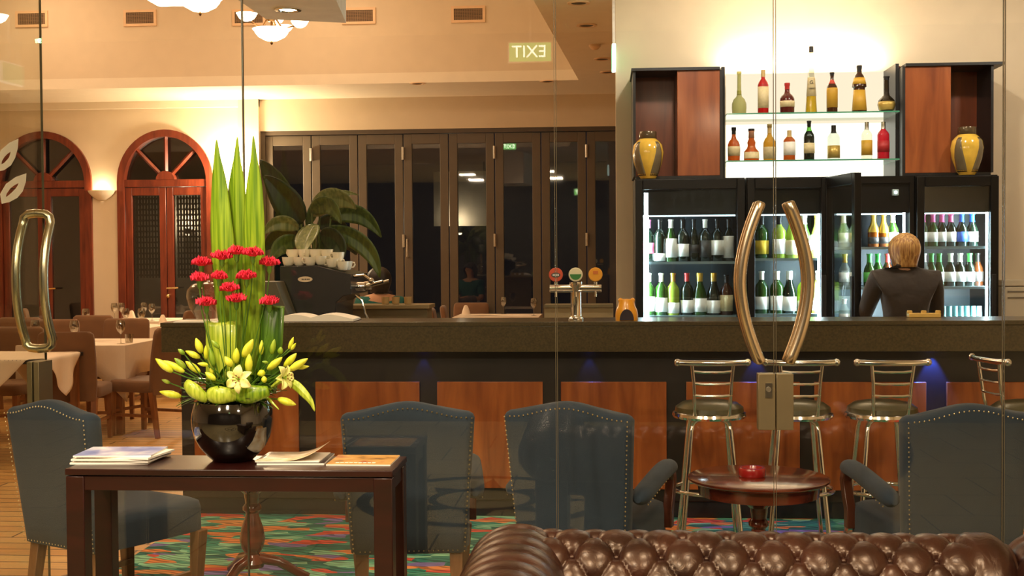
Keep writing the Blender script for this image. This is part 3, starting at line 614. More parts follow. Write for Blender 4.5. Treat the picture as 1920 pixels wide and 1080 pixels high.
# partition walls beyond the bar
OLV = mat('olive_partition_paint', rgb(104, 92, 62), .7)
a, b_ = at(655, 572, Y=8.9), at(800, 572, Y=8.9)
t = thing('partition_counter', 'low olive partition counter behind the bar beside the plant', 'partition', ((a.x+b_.x)/2, 9.05, 0))
w2 = (b_.x-a.x)/2; MB().box(-w2, w2, -.12, .12, 0, a.z-.03).ob('body', OLV, t); MB().box(-w2-.02, w2+.02, -.15, .15, a.z-.03, a.z).ob('ledge', mat('olive_ledge', rgb(130, 112, 74), .4), t, bev=.004)
zpt = a.z
for k, px in enumerate((723, 742, 765)):
    o = MB().lathe([(.02, 0), (.027, .004), (.03, .05), (.03, .055), (.027, .055), (.024, .006), (0, .005)], 14).ob('tumbler', mat('frosted_tumbler', rgb(170, 140, 90), .3, alpha=1), loc=(at(px, 570, Y=9.0).x, 9.0, zpt))
    tag(o, 'small amber tumbler, %s from the left on the low partition ledge' % ORD[k], 'glass', 'tumblers on the partition ledge')
a, b_ = at(1020, 572, Y=8.9), at(1150, 572, Y=8.9)
t = thing('partition_counter', 'low beige partition behind the beer tap next to the wall', 'partition', ((a.x+b_.x)/2, 9.05, 0)); w2 = (b_.x-a.x)/2
MB().box(-w2, w2, -.12, .12, 0, a.z-.02).ob('body', mat('beige_partition_paint', rgb(150, 132, 96), .7), t); MB().box(-w2, w2+.0, -.14, .14, a.z-.02, a.z).ob('ledge', OLV, t)
# ================================================================== fridges and shelves
YF = 8.8; D_ = .62
zft = at(1500, 331, Y=YF).z
fx = lambda px, y=YF: at(px, 450, Y=y).x
CASE = mat('fridge_case_black', rgb(8, 8, 10), .35, coat=.05, spec=.3, var=.1)
INNER = mat('fridge_inner_lining', rgb(52, 64, 70), .45, var=.05)
TUBE = emis('cold_tube', (.72, .93, 1), 30)
DGL = pane('fridge_door_glass', (.95, .98, .98), .04, 0, .4)
SHG = mat('fridge_shelf', rgb(120, 140, 146), .35, .2)
zof = lambda py, y: at(1500, py, Y=y).z
def fridge(x0, x1, label, shelves, doorang=0, hinge=-1, tube=-1):
    w_ = x1-x0; t = thing('drinks_fridge', label, 'fridge', ((x0+x1)/2, YF+D_/2, 0), 0, 'glass door drinks fridges behind the bar')
    h = zft; a = w_/2; y0, y1 = -D_/2+.05, D_/2
    q = MB(); q.box(-a, -a+.03, y0, y1, .0, h); q.box(a-.03, a, y0, y1, 0, h); q.box(-a+.03, a-.03, y0, y1, h-.05, h); q.box(-a+.03, a-.03, y0, y1, 0, .12); q.ob('case', CASE, t)
    MB().box(-a+.03, a-.03, y1-.03, y1, .12, h-.05).ob('back_lining', INNER, t)
    MB().box(-a+.03, a-.03, y0+.02, y0+.12, h-.26, h-.05).ob('light_box', mat('fridge_header_dark', rgb(12, 13, 15), .4, spec=.3), t)
    zl = h-.262
    MB().box(-a+.06, a-.06, y0+.06, y0+.075, zl-.008, zl).ob('header_tube', emis('cold_tube_dim', (.7, .92, 1), 5), t)
    for z in shelves: MB().box(-a+.035, a-.035, y0+.03, y1-.04, z-.018, z).ob('shelf', SHG, t)
    sd = tube
    MB().tube([(sd*(a-(.08 if tube < 0 else .062)), y0+.03, .3), (sd*(a-(.08 if tube < 0 else .062)), y0+.03, h-.1)], .018 if tube < 0 else .009, 8).ob('light_tube', TUBE, t)
    l = lamp('AREA', (t.location.x+sd*(a-.075), YF+.10, 1.2), 36, COLD, .03, (t.location.x-sd*a*.6, YF+.42, 1.2), sy=1.4)
    # door
    dr = thing('door', '', '', (0, 0, 0)); del dr['label']; del dr['category']; dr.parent = t; dr.location = (hinge*a, y0, 0)
    dr.rotation_euler = (0, 0, doorang)
    g = -hinge; W = w_-.004
    def bx(xa, xb, ya, yb, za, zb): return MB().box(min(g*xa, g*xb), max(g*xa, g*xb), ya, yb, za, zb)
    q = MB()
    for xa, xb, za, zb in ((.002, .055, .1, h-.01), (W-.055, W, .1, h-.01), (.055, W-.055, .1, .17), (.055, W-.055, h-.08, h-.01)): q2 = bx(xa, xb, -.05, -.003, za, zb); q.add(q2.v, q2.f)
    q.ob('door_frame', CASE, dr, bev=.004)
    bx(.055, W-.055, -.03, -.022, .17, h-.08).ob('door_glass', DGL, dr, smooth=0)
    q = bx(W-.05, W-.02, -.062, -.05, .8, 1.35); q.ob('door_handle', BLACK, dr, bev=.003)
    return t
z1u, z1l = zof(489, 8.98), zof(590, 8.98)
F1 = fridge(fx(1191), fx(1398), 'wine fridge at the left end with bright tube at its left edge', [z1u, z1l, .45, .75], tube=-1)
F2 = fridge(fx(1401), fx(1556), 'wine fridge behind the curved door handles', [z1u+.02, z1l+.01, .45, .75], tube=1)
z4u, z4l = zof(464, 8.98), zof(538, 8.98)
F3 = fridge(fx(1559), fx(1717), 'beer fridge with its glass door standing open beside the bartender', [z4u, z4l, zof(640, 8.98), .4], doorang=-1.39, hinge=-1, tube=1)
F4 = fridge(fx(1719), fx(1874), 'beer fridge at the right end with pink and blue topped bottles', [z4u, z4l, zof(606, 8.98), .4], tube=1)
c = at(1678, 361, Y=YF+.06); sw = MB().box(c.x-.022-F3.location.x, c.x+.022-F3.location.x, YF+.035-F3.location.y, YF+.065-F3.location.y, c.z-.022, c.z+.022).ob('lamp_switch', mat('switch_plate_grey', rgb(170, 190, 190), .3), F3, bev=.004)
MB().ball((c.x-F3.location.x, YF+.034-F3.location.y, c.z), .013, 10).ob('switch_button', emis('switch_glow', (.8, 1, 1), 2), sw)

# ------------------------------------------------------------ bottles
def prof(kind, r, h):
    P = {
     'wine': [(0, 0), (.95, 0), (1, .02), (1, .58), (.9, .66), (.45, .76), (.34, .80), (.34, .96), (.40, .965), (.40, 1), (0, 1)],
     'hock': [(0, 0), (.95, 0), (1, .02), (1, .40), (.85, .55), (.5, .72), (.34, .84), (.34, .96), (.4, .965), (.4, 1), (0, 1)],
     'champ': [(0, 0), (.95, 0), (1, .02), (1, .42), (.9, .54), (.5, .72), (.42, .80), (.46, .98), (.42, 1), (0, 1)],
     'beer': [(0, 0), (.93, 0), (1, .02), (1, .46), (.9, .56), (.5, .70), (.38, .80), (.38, .95), (.48, .955), (.48, 1), (0, 1)],
     'round': [(0, 0), (.8, 0), (.95, .04), (1, .16), (.98, .26), (.75, .36), (.4, .42), (.28, .48), (.26, .94), (.32, .95), (.32, 1), (0, 1)],
     'flask': [(0, 0), (.55, 0), (.85, .08), (1, .22), (.9, .34), (.6, .42), (.36, .48), (.30, .56), (.28, .96), (.34, .97), (.34, 1), (0, 1)],
     'spirit': [(0, 0), (.95, 0), (1, .02), (1, .66), (.85, .72), (.42, .80), (.36, .84), (.36, 1), (0, 1)],
     'squat': [(0, 0), (.92, 0), (.96, .03), (1, .36), (.97, .50), (.75, .60), (.45, .66), (.33, .74), (.30, .90), (.36, .92), (.36, 1), (0, 1)],
     'cone': [(0, 0), (.97, 0), (1, .02), (.62, .52), (.38, .80), (.33, .97), (.33, 1), (0, 1)],
     'monk': [(0, 0), (1, 0), (1, .03), (.76, .50), (.78, .53), (.97, .55), (.95, .58), (.62, .78), (.34, .84), (.30, .90), (.36, .97), (.33, 1), (0, 1)],
     'bulge': [(0, 0), (1.0, 0), (1.0, .10), (.98, .30), (.62, .40), (.50, .48), (.56, .58), (.38, .68), (.34, .90), (.4, .92), (.4, 1), (0, 1)],
    }[kind]
    return [(a*r, b*h) for a, b in P]
def rad_at(pf, z):
    for (r0, z0), (r1, z1) in zip(pf, pf[1:]):
        if z0 <= z <= z1 and z1 > z0: return r0+(r1-r0)*(z-z0)/(z1-z0)
    return pf[1][0]
PROTO = {}
def bottle(loc, kind, r, h, glass, label=None, lab=(.12, .5), cap=None, capf=.88, rz=0, text_='', grp=None, lcol2=None, flat=1.0, cat='bottle', kindname='bottle', extra=None):
    key = (kind, round(r, 4), round(h, 4), glass.name, label.name if label else '', lab, cap.name if cap else '', capf, flat, extra)
    if key in PROTO: return dup(PROTO[key], loc, rz, text_, grp)
    t = thing(kindname, text_, cat, loc, rz, grp); pf = prof(kind, r, h)
    MB().lathe([p_ for p_ in pf], 18, sy=flat).ob('bottle_glass', glass, t)
    def band(z0, z1, m, nm, arc=1.0, off=.0008):
        zs_ = [z0*h]+[z for _, z in pf if z0*h < z < z1*h]+[z1*h]; n = 14; A = pi*arc
        rs = [[((rad_at(pf, z)+off)*cos(-pi/2+A*(2*k/n-1)), (rad_at(pf, z)+off)*sin(-pi/2+A*(2*k/n-1))*flat, z) for k in range(n+1)] for z in zs_]
        q = MB(); q.rings(rs, close=False, cap=False); q.ob(nm, m, t, solid=.0006)
    if label: band(lab[0], lab[1], label, 'paper_label', .45)
    if extra: band(extra[0], extra[1], MATS[extra[2]], 'neck_label', .5, .0012)
    if cap:
        zs_ = [capf*h]+[z for _, z in pf if capf*h < z < h]
        MB().lathe([(0, capf*h)]+[(rad_at(pf, z)+.0012, z) for z in zs_]+[(rad_at(pf, h*.999)+.0012, h+.001), (0, h+.001)], 14, sy=flat).ob('cap', cap, t)
    PROTO[key] = t; return t
GN = tinted('green_bottle_glass', rgb(44, 76, 26), .25); DG = tinted('dark_green_glass', rgb(14, 26, 18), .1); CL = tinted('clear_bottle_glass', rgb(225, 232, 225), .72); AM = tinted('amber_glass', rgb(150, 80, 20), .45)
YG_ = tinted('pale_wine_glass', rgb(170, 190, 70), .45); BR = tinted('brown_glass', rgb(70, 34, 14), .25)
LW = mat('white_label', rgb(245, 243, 235), .5, var=.05, vs=60); LC = mat('cream_label', rgb(222, 206, 160), .5, var=.08, vs=60); LY = mat('yellow_label', rgb(226, 190, 50), .5); LP = mat('pink_label', rgb(214, 90, 120), .5); LB = mat('blue_label', rgb(50, 90, 180), .5); LG = mat('green_label', rgb(70, 150, 60), .5); LK = mat('dark_label', rgb(50, 44, 40), .5); LR = mat('red_label', rgb(180, 40, 44), .5)
CK = mat('black_foil', rgb(24, 22, 22), .3, .3); CG = mat('gold_foil', rgb(214, 180, 80), .3, .7); CW = mat('white_foil', rgb(240, 238, 225), .35); CP = mat('pink_foil', rgb(226, 96, 150), .3); CB = mat('blue_foil', rgb(40, 100, 200), .3); CGr = mat('green_foil', rgb(50, 150, 60), .3); CR = mat('red_foil', rgb(190, 50, 50), .3); CT = mat('tan_stopper', rgb(200, 170, 110), .5)
YBt = 8.985
def row(xs, y0, y1, spec, where, grp, shelf_z):
    """bottles whose centres are at the photo columns xs; heights from the photo rows"""
    for i, (px, sp) in enumerate(zip(xs, spec)):
        kind, wpx, hpx, g, lb, lr, cp, cf, word = sp
        x = at(px, (y0+y1)/2, Y=YBt).x; k = YBt/F
        bottle((x, YBt+random.uniform(-.004, .004), shelf_z), kind, wpx*k/2, hpx*k, g, lb, lr, cp, cf, random.uniform(-.2, .2), '%s, %s from left, %s' % (word, ORD[i], where), grp)
W = lambda g, lb, lr, cp, word, kd='wine', w_=24, h_=78, cf=.8: (kd, w_, h_, g, lb, lr, cp, cf, word)
row([1216, 1237, 1258, 1280, 1301, 1322, 1345, 1366], 408, 489, [
    W(DG, LP, (.2, .45), CP, 'dark wine bottle with pink label'), W(DG, LW, (.02, .2), CK, 'dark wine bottle with low white label'), W(GN, LW, (.1, .55), CW, 'green wine bottle with tall white label', 'hock'),
    W(DG, LW, (.12, .42), CK, 'dark wine bottle with slanted white label'), W(DG, LK, (.2, .4), CK, 'slim dark wine bottle without pale label', 'hock', 20), W(DG, LK, (.1, .5), CW, 'dark wine bottle with silvery neck'), W(DG, LW, (.15, .5), CK, 'dark wine bottle with wide white label'), W(DG, LW, (.08, .6), CK, 'dark wine bottle with narrow cream label', 'wine', 20)],
    'leftmost fridge upper shelf', 'wine bottles on the upper shelf of the leftmost fridge', z1u)
row([1217, 1240, 1262, 1288, 1312, 1338, 1362], 507, 590, [
    W(GN, LW, (.1, .45), CW, 'green wine bottle with white label'), W(GN, LW, (.08, .42), CW, 'green wine bottle with white label'), W(YG_, LW, (.05, .3), CG, 'pale wine bottle with gold neck'),
    W(DG, LW, (.06, .36), CR, 'dark wine bottle with square white label'), W(GN, LW, (.08, .4), CG, 'green sparkling bottle with gold neck', 'champ', 26), W(DG, LW, (.05, .35), CG, 'dark sparkling bottle with gold neck', 'champ', 26), W(BR, LC, (.1, .5), CK, 'brown bottle with grey striped label', 'wine', 24, 74)],
    'leftmost fridge lower shelf', 'wine bottles on the lower shelf of the leftmost fridge', z1l)
row([1428, 1461, 1484, 1508, 1532], 404, 487, [
    W(GN, LY, (.1, .42), CK, 'green wine bottle with yellow label', 'wine', 26), W(YG_, LW, (.1, .45), CK, 'pale green wine bottle with white label', 'wine', 26), W(YG_, LC, (.08, .42), CG, 'pale green wine bottle with cream label', 'hock', 26), W(GN, LW, (.1, .4), CW, 'green wine bottle with white label', 'hock', 26), W(YG_, LW, (.2, .55), CG, 'bright yellow green wine bottle at the fridge edge', 'hock', 26)],
    'second fridge upper shelf', 'wine bottles on the upper shelf of the second fridge', z1u+.02)
row([1428, 1457, 1480, 1508, 1534], 503, 588, [
    W(GN, LW, (.1, .4), CW, 'green wine bottle with white label', 'wine', 26), W(GN, LW, (.08, .42), CW, 'green wine bottle with tall white label', 'wine', 26), W(DG, LW, (.06, .4), CW, 'dark wine bottle with white neck and label', 'champ', 26), W(YG_, LW, (.05, .3), CW, 'pale wine bottle behind the curved handle', 'wine', 26), W(YG_, LW, (.08, .35), CW, 'pale wine bottle at the fridge edge', 'wine', 26)],
    'second fridge lower shelf', 'wine bottles on the lower shelf of the second fridge', z1l+.01)
B = lambda g, lb, cp, word, lr=(.14, .44), cf=.74, w_=21, h_=60, kd='beer': (kd, w_, h_, g, lb, lr, cp, cf, word)
row([1582, 1603, 1638, 1657, 1674], 402, 464, [B(CL, LW, CW, 'clear beer bottle with white label'), B(CL, LC, CG, 'clear beer bottle with tall gold neck'), B(AM, LK, CG, 'amber bottle with long golden neck', (.1, .3), .45), B(AM, LK, CG, 'amber bottle with yellow neck and dark label', (.1, .3), .42), B(GN, LW, CW, 'green bottle with white oval label')],
    'open fridge upper shelf', 'beer bottles on the upper shelf of the open fridge', z4u)
row([1584, 1604, 1630, 1646, 1664], 478, 538, [B(CL, LW, CG, 'clear bottle with yellow top'), B(CL, LW, CG, 'clear bottle with golden neck'), B(GN, LG, CGr, 'green bottle with green neck'), B(GN, LW, CGr, 'green bottle with white oval label'), B(BR, LW, CR, 'bottle with red neck and white label')],
    'open fridge lower shelf', 'beer bottles on the lower shelf of the open fridge', z4l)
row([1731, 1749, 1766, 1783, 1803, 1823], 403, 464, [B(GN, LW, CP, 'beer bottle with pink neck and pink rimmed label'), B(GN, LW, CP, 'beer bottle with slim pink neck'), B(DG, LW, CP, 'dark beer bottle with bright pink neck'), B(DG, LW, CP, 'dark beer bottle with deep pink neck'), B(DG, LB, CB, 'dark beer bottle with blue neck and blue label'), B(DG, LW, CB, 'dark beer bottle with blue neck and white label')],
    'rightmost fridge upper shelf', 'beer bottles on the upper shelf of the rightmost fridge', z4u)
row([1732, 1746, 1761, 1782, 1800, 1818, 1833], 477, 538, [B(CL, LW, CW, 'pale beer bottle close to the hair'), B(GN, LY, CGr, 'green beer bottle with yellow label'), B(GN, LW, CGr, 'green beer bottle with white oval label'), B(DG, LW, CW, 'dark beer bottle with cream neck'), B(DG, LW, CW, 'dark beer bottle with cream neck and pale label'), B(DG, LW, CGr, 'dark beer bottle with green neck'), B(BR, LK, CK, 'brown beer bottle at the shelf end')],
    'rightmost fridge lower shelf', 'beer bottles on the lower shelf of the rightmost fridge', z4l)
TG = tinted('pale_tumbler_glass', rgb(170, 215, 215), .45); tb = None
zt6 = zof(606, 8.98)
for k, px in enumerate((1769, 1780, 1791, 1802, 1813, 1825, 1836)):
    loc = (at(px, 590, Y=YBt).x, YBt, zt6); lb = 'upturned clear tumbler, %s from the left on the bottom shelf beside the bartender' % ORD[k]
    if k == 0:
        tb = tag(MB().lathe([(.0, .12), (.017, .12), (.021, 0), (.019, 0), (.015, .115), (0, .115)], 14).ob('tumbler', TG, loc=loc), lb, 'glass', 'upturned tumblers in the rightmost fridge')
    else: o = tb.copy(); COL.objects.link(o); o.location = loc; o['label'] = lb
row([1583, 1604], 566, 606, [B(CL, LW, CW, 'clear glass bottle low behind the open door', (.1, .4), .8, 20, 44), B(CL, LW, CW, 'clear glass bottle low near the fridge edge', (.1, .4), .8, 20, 44)], 'open fridge bottom shelf', 'clear bottles low in the open fridge', zof(606, 8.98))
for f_ in ():
    pass
# shelf for those two sits at the same height
# ------------------------------------------------------------ wood cabinets over the fridges
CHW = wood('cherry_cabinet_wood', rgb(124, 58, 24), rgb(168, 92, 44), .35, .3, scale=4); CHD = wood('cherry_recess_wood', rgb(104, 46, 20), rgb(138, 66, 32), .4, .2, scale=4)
def cabinet(pxo, pxm, pxi, zt_, label, sgn, over=0):
    """open sided niche (outer) beside a projecting closed box (inner)"""
    yb = YW; yf = 8.92; xo, xm_, xi = at(pxo, 250, Y=yf).x, at(pxm, 250, Y=yf).x, at(pxi, 250, Y=yf).x
    cx = (xo+xi)/2; t = thing('wall_cabinet', label, 'cabinet', (cx, (yf+yb)/2, zft), 0, 'cherry cabinets above the fridges'); H_ = zt_-zft
    y0, y1 = yf-(yf+yb)/2, yb-(yf+yb)/2-.002
    a, b_ = sorted((xm_-cx, xi-cx)); MB().box(a, b_, y0, y1, .022, H_-.02).ob('cupboard_box', CHW, t, bev=.003)
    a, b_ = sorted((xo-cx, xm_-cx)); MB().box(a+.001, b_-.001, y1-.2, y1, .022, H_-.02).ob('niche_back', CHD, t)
    a = xo-cx; MB().box(min(a, a-sgn*.018), max(a, a-sgn*.018), y0, y1, .022, H_-.02).ob('side_panel', BLACK, t)
    a, b_ = sorted((xo-cx-sgn*.03-sgn*over, xi-cx)); MB().box(a, b_, y0-.02, y1, H_-.02, H_).ob('top_panel', BLACK, t); MB().box(min(xo-cx, xi-cx), max(xo-cx, xi-cx), y0, y1, 0, .022).ob('base_panel', BLACK, t)
    a = xi-cx; MB().box(min(a, a+sgn*.02), max(a, a+sgn*.02), y0-.003, y1, .0, H_-.02).ob('inner_edge', BLACK, t)
    return t
cabinet(1192, 1270, 1350, at(1270, 127, Y=8.92).z, 'cherry wood cabinet above the leftmost fridge with open niche', 1)
cabinet(1858, 1783, 1697, at(1780, 118, Y=8.92).z, 'cherry wood cabinet above the rightmost fridge, top board overhanging', -1, .06)
# backlit shelf unit
ya = 9.0; xl, xr = at(1357, 250, Y=ya).x, at(1684, 250, Y=ya).x; zs1, zs2 = at(1520, 213, Y=9.0).z, at(1520, 301, Y=9.0).z; zt3 = at(1520, 138, Y=YW).z
t = thing('backlit_shelf_unit', 'glowing backlit shelf unit with two glass shelves of spirits', 'shelf', ((xl+xr)/2, YW, zft)); cx = (xl+xr)/2
for s_, xx in ((1, xl), (-1, xr)):
    q = MB().box(xx-cx-.012, xx-cx+.012, -.42, -.01, .0, zt3-zft); q.ob('upright', BLACK, t)
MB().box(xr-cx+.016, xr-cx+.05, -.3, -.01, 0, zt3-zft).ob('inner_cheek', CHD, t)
xpl, xpr = at(1362, 250, Y=YW-.04).x-cx, at(1672, 250, Y=YW-.04).x-cx
MB().box(xpl, xpr, -.04, -.005, .0, zs1-zft-.03).ob('light_panel', emis('backlight_panel', (1, .96, .78), 2.1), t)
MB().box(xpl, xpr, -.04, -.005, zs1-zft-.03, zt3-zft).ob('upper_panel', emis('backlight_panel_soft', (1, .84, .62), 1.15), t)
SG = pane('shelf_glass', (.80, .95, .88), .12, .02); SE = mat('shelf_glass_edge', rgb(70, 150, 120), .2, coat=.5)
for z in (zs1, zs2):
    g_ = MB().box(xl-cx+.013, xr-cx-.013, -.55, -.05, z-zft-.010, z-zft).ob('glass_shelf', SG, t, smooth=0); MB().box(xl-cx+.013, xr-cx-.013, -.553, -.55, z-zft-.010, z-zft).ob('shelf_edge', SE, g_, smooth=0)
lamp('AREA', ((xl+xr)/2, YW-.12, zt3+.02), 14, CREAM, 1.15, ((xl+xr)/2, YW+.1, zt3+1), sy=.05)
Ys = 9.02; k = Ys/F
def spirit(px, py, kind, w_, h_, g, lb, lr, cp, cf, word, z, shelf, flat=1.0, extra=None):
    bottle((at(px, py, Y=Ys).x, Ys, z), kind, w_*k/2, h_*k, g, lb, lr, cp, cf, 0, '%s on the %s glass shelf' % (word, shelf), 'spirit bottles on the %s glass shelf' % shelf, flat=flat, extra=extra)
RED = tinted('red_liqueur', rgb(196, 20, 24), .3); YEL = tinted('yellow_liqueur', rgb(220, 190, 10), .3); ORG = tinted('orange_liqueur', rgb(190, 90, 24), .4); DRD = tinted('dark_red_liqueur', rgb(96, 24, 18), .3); PNK = tinted('crimson_liqueur', rgb(206, 30, 54), .25); OLV_ = tinted('olive_liqueur', rgb(190, 190, 130), .5); GOL = tinted('golden_liqueur', rgb(200, 150, 40), .4)
CLR = pane('clear_spirit_glass', (.84, .84, .76), .14, .05); LM = mat('mustard_label', rgb(206, 160, 50), .5); LGd = mat('gold_oval_label', rgb(200, 170, 90), .35, .4); mat('green_neck', rgb(80, 190, 40), .4); mat('red_neck', rgb(200, 70, 50), .4); mat('olive_band', rgb(140, 140, 50), .5); mat('tan_neck', rgb(190, 140, 110), .5)
up = 'upper'; lo = 'lower'
spirit(1386, 190, 'round', 27, 80, OLV_, None, (0, 0), None, .9, 'round bottle with long thin clear neck', zs1, up, extra=(.46, .56, 'olive_band'))
spirit(1431, 190, 'spirit', 20, 82, RED, LC, (.14, .62), CT, .84, 'bright red bottle with tall cream label', zs1, up)
spirit(1476, 190, 'squat', 27, 57, DRD, LC, (.22, .42), CR, .80, 'squat dark red bottle', zs1, up)
spirit(1521, 190, 'cone', 22, 123, CLR, LC, (.26, .54), CK, .915, 'tallest bottle, a slender clear cone with yellow liqueur', zs1, up)
o = PROTO[list(PROTO)[-1]]; 
q = MB().lathe([(0, .004), (.0395, .004), (.0402, .012), (.034, .26*123*k), (0, .26*123*k)], 18).ob('yellow_liqueur', mat('yellow_liquid', rgb(236, 200, 10), .2, coat=.4), o)
text('label_letters', 'G.', .035, LK, o, (0, -.034, .46*123*k)); text('label_letters', 'LIANO', .016, LK, o, (0, -.036, .37*123*k))
spirit(1560, 190, 'wine', 20, 75, BR, LM, (.14, .62), CK, .92, 'brown bottle with mustard label and red neck', zs1, up, extra=(.72, .82, 'red_neck'))
spirit(1611, 190, 'monk', 27, 87, BR, LM, (.05, .48), CK, .86, 'robe shaped bottle with mustard skirt label', zs1, up, extra=(.60, .74, 'mustard_label'))
spirit(1662, 190, 'flask', 32, 66, tinted('dark_flask_glass', rgb(40, 30, 14), .25), LGd, (.06, .30), CK, .90, 'round bellied dark flask with gold oval', zs1, up)
spirit(1376, 285, 'squat', 23, 63, ORG, LC, (.16, .44), CK, .80, 'bottle with black cap, pale shoulders and cream label', zs2, lo)
spirit(1409, 285, 'bulge', 28, 60, ORG, LC, (.08, .28), CK, .94, 'orange bulbous bottle with a ringed neck', zs2, lo, extra=(.72, .92, 'tan_neck'))
spirit(1443, 285, 'squat', 24, 68, GOL, LC, (.06, .38), CT, .76, 'golden bottle with tan capped neck and red seal', zs2, lo)
spirit(1480, 285, 'spirit', 22, 56, ORG, LW, (.18, .62), CT, .78, 'short square shouldered orange bottle with blue white label', zs2, lo)
spirit(1517, 285, 'wine', 20, 73, DG, LC, (.18, .44), CK, .86, 'dark bottle with bright green collar', zs2, lo, extra=(.74, .84, 'green_neck'))
spirit(1563, 285, 'spirit', 23, 64, CL, LGd, (.06, .42), CK, .78, 'clear bottle half full of golden spirit with dark stopper', zs2, lo)
spirit(1625, 285, 'spirit', 20, 69, CLR, LM, (.12, .52), STEEL, .80, 'clear bottle with arched orange label', zs2, lo)
spirit(1656, 285, 'spirit', 22, 69, PNK, LR, (.2, .5), STEEL, .82, 'crimson bottle with grey cap at the shelf end', zs2, lo)
# vases on the fridges
for px, lb in ((1215, 'yellow glass vase with grey stripes on the leftmost fridge'), (1813, 'yellow glass vase with grey stripes on the rightmost fridge')):
    c = at(px, 325, Y=8.86); kz = 8.86/F
    t = thing('striped_vase', lb, 'vase', (c.x, 8.86, zft), 0, 'yellow striped vases above the fridges')
    pf = [(0, 0), (.055, 0), (.058, .006), (.075, .03), (.105, .12), (.115, .19), (.105, .245), (.08, .275), (.062, .29), (.062, .335), (.058, .34), (.052, .335), (.052, .29), (0, .28)]
    pf = [(r*.98, z*.98) for r, z in pf]
    MB().lathe(pf, 36).ob('vase_body', mat('yellow_vase_glaze', rgb(230, 188, 72), .15, coat=.8, var=.15, vs=14), t)
    MB().lathe([(.061, .284), (.0625, .286), (.0625, .332), (.060, .336), (.0605, .335)], 30).ob('neck_band', mat('smoky_bronze', rgb(96, 80, 56), .25, .4, coat=.5), t)
    for j in range(4):
        a0 = pi/4+j*pi/2-.04; rs = []
        for i in range(13):
            z = .02+.24*i/12; r = rad_at(pf, z)+.0012; wv_ = .16+.42*(1-i/12)**1.3; n = 5
            rs.append([(r*cos(a0+wv_*(2*m_/n-1)), r*sin(a0+wv_*(2*m_/n-1)), z) for m_ in range(n+1)])
        MB().rings(rs, close=False, cap=False).ob('grey_stripe', mat('smoky_stripe', rgb(112, 100, 76), .2, coat=.7), t, solid=.001)
# white wall unit at the right of the fridges
a, b_ = at(1884, 525, Y=9.3), at(1935, 640, Y=9.3)
t = thing('wall_dispenser', 'white slotted unit on the wall right of the fridges', 'dispenser', ((a.x+b_.x)/2, 9.375, b_.z)); w2 = (b_.x-a.x)/2; H_ = a.z-b_.z
WD = mat('off_white_plastic', rgb(226, 214, 190), .4); GD = mat('slot_grey', rgb(140, 128, 110), .5)
MB().box(-w2, w2, -.075, .073, 0, H_-.05).ob('unit_body', WD, t, bev=.006); MB().box(-w2-.005, w2+.005, -.08, .073, H_-.045, H_).ob('unit_lid', WD, t, bev=.004)
for z in (H_-.085, H_-.13): MB().box(-w2+.02, w2-.04, -.078, -.074, z-.008, z+.004).ob('slot', GD, t)
# exit sign seen on edge at the corner of the wall, lighting the ceiling green
EXG = emis('exit_green', (.25, 1, .45), 1.2); EXW = emis('exit_white', (1, 1, .9), 7)
c = at(1151, 106, Y=9.2)
t = thing('exit_sign', 'lit exit sign seen edge-on at the corner of the wall', 'exit sign', (c.x+.0, 9.28, c.z))
MB().box(-.015, .015, -.16, .16, -.085, .085).ob('sign_housing', emis('sign_edge_white', (.85, 1, .85), 2.2), t, bev=.006)
for s_ in (-1, 1): MB().box(s_*.016-.001, s_*.016+.001, -.15, .15, -.075, .075).ob('sign_face', EXG, t, smooth=0)
MB().box(-.01, .01, -.03, .03, .085, CEIL-c.z).ob('sign_bracket', STEEL, t)
lamp('POINT', (c.x-.35, 9.1, c.z+.22), .8, (.45, 1, .5), .02)
# exit sign in the lobby behind the camera, seen mirrored in the glass; and one over the dining side, seen in the bifold glass
def exit_sign(name, v, D, face, size, label, st):
    loc = Vector((v.x, D, v.z))
    t = thing(name, label, 'exit sign', loc); s_ = size
    MB().box(-s_/2, s_/2, -.02, .02, -s_*.24, s_*.24).ob('sign_housing', mat('sign_white_case', rgb(230, 230, 215), .4), t, bev=.004)
    MB().box(-s_/2+.012, s_/2-.012, face*.021-.0008, face*.021+.0008, -s_*.24+.012, s_*.24-.012).ob('sign_face', emis('exit_face_%g' % st, (.30, .85, .18), st), t, smooth=0)
    text('sign_letters', 'EXIT', s_*.38, emis('exit_letters_%g' % st, (.95, 1, .75), st*3), t, (-s_*.02, face*.023, 0), (pi/2, 0, pi if face > 0 else 0))
    MB().box(-.01, .01, -.01, .01, s_*.24, CEIL-loc.z).ob('sign_rod', STEEL, t)
v = at(994, 98, Y=9.9); exit_sign('exit_sign', v, 2*YG-9.9, 1, .36, 'green exit sign hanging in the lobby, seen mirrored in the glass', 5)
ym = YD+.075; v = at(955, 275, Y=2*ym-8.9); exit_sign('exit_sign', v, 8.9, 1, .26, 'green exit sign mirrored in the dark bifold windows', 6)
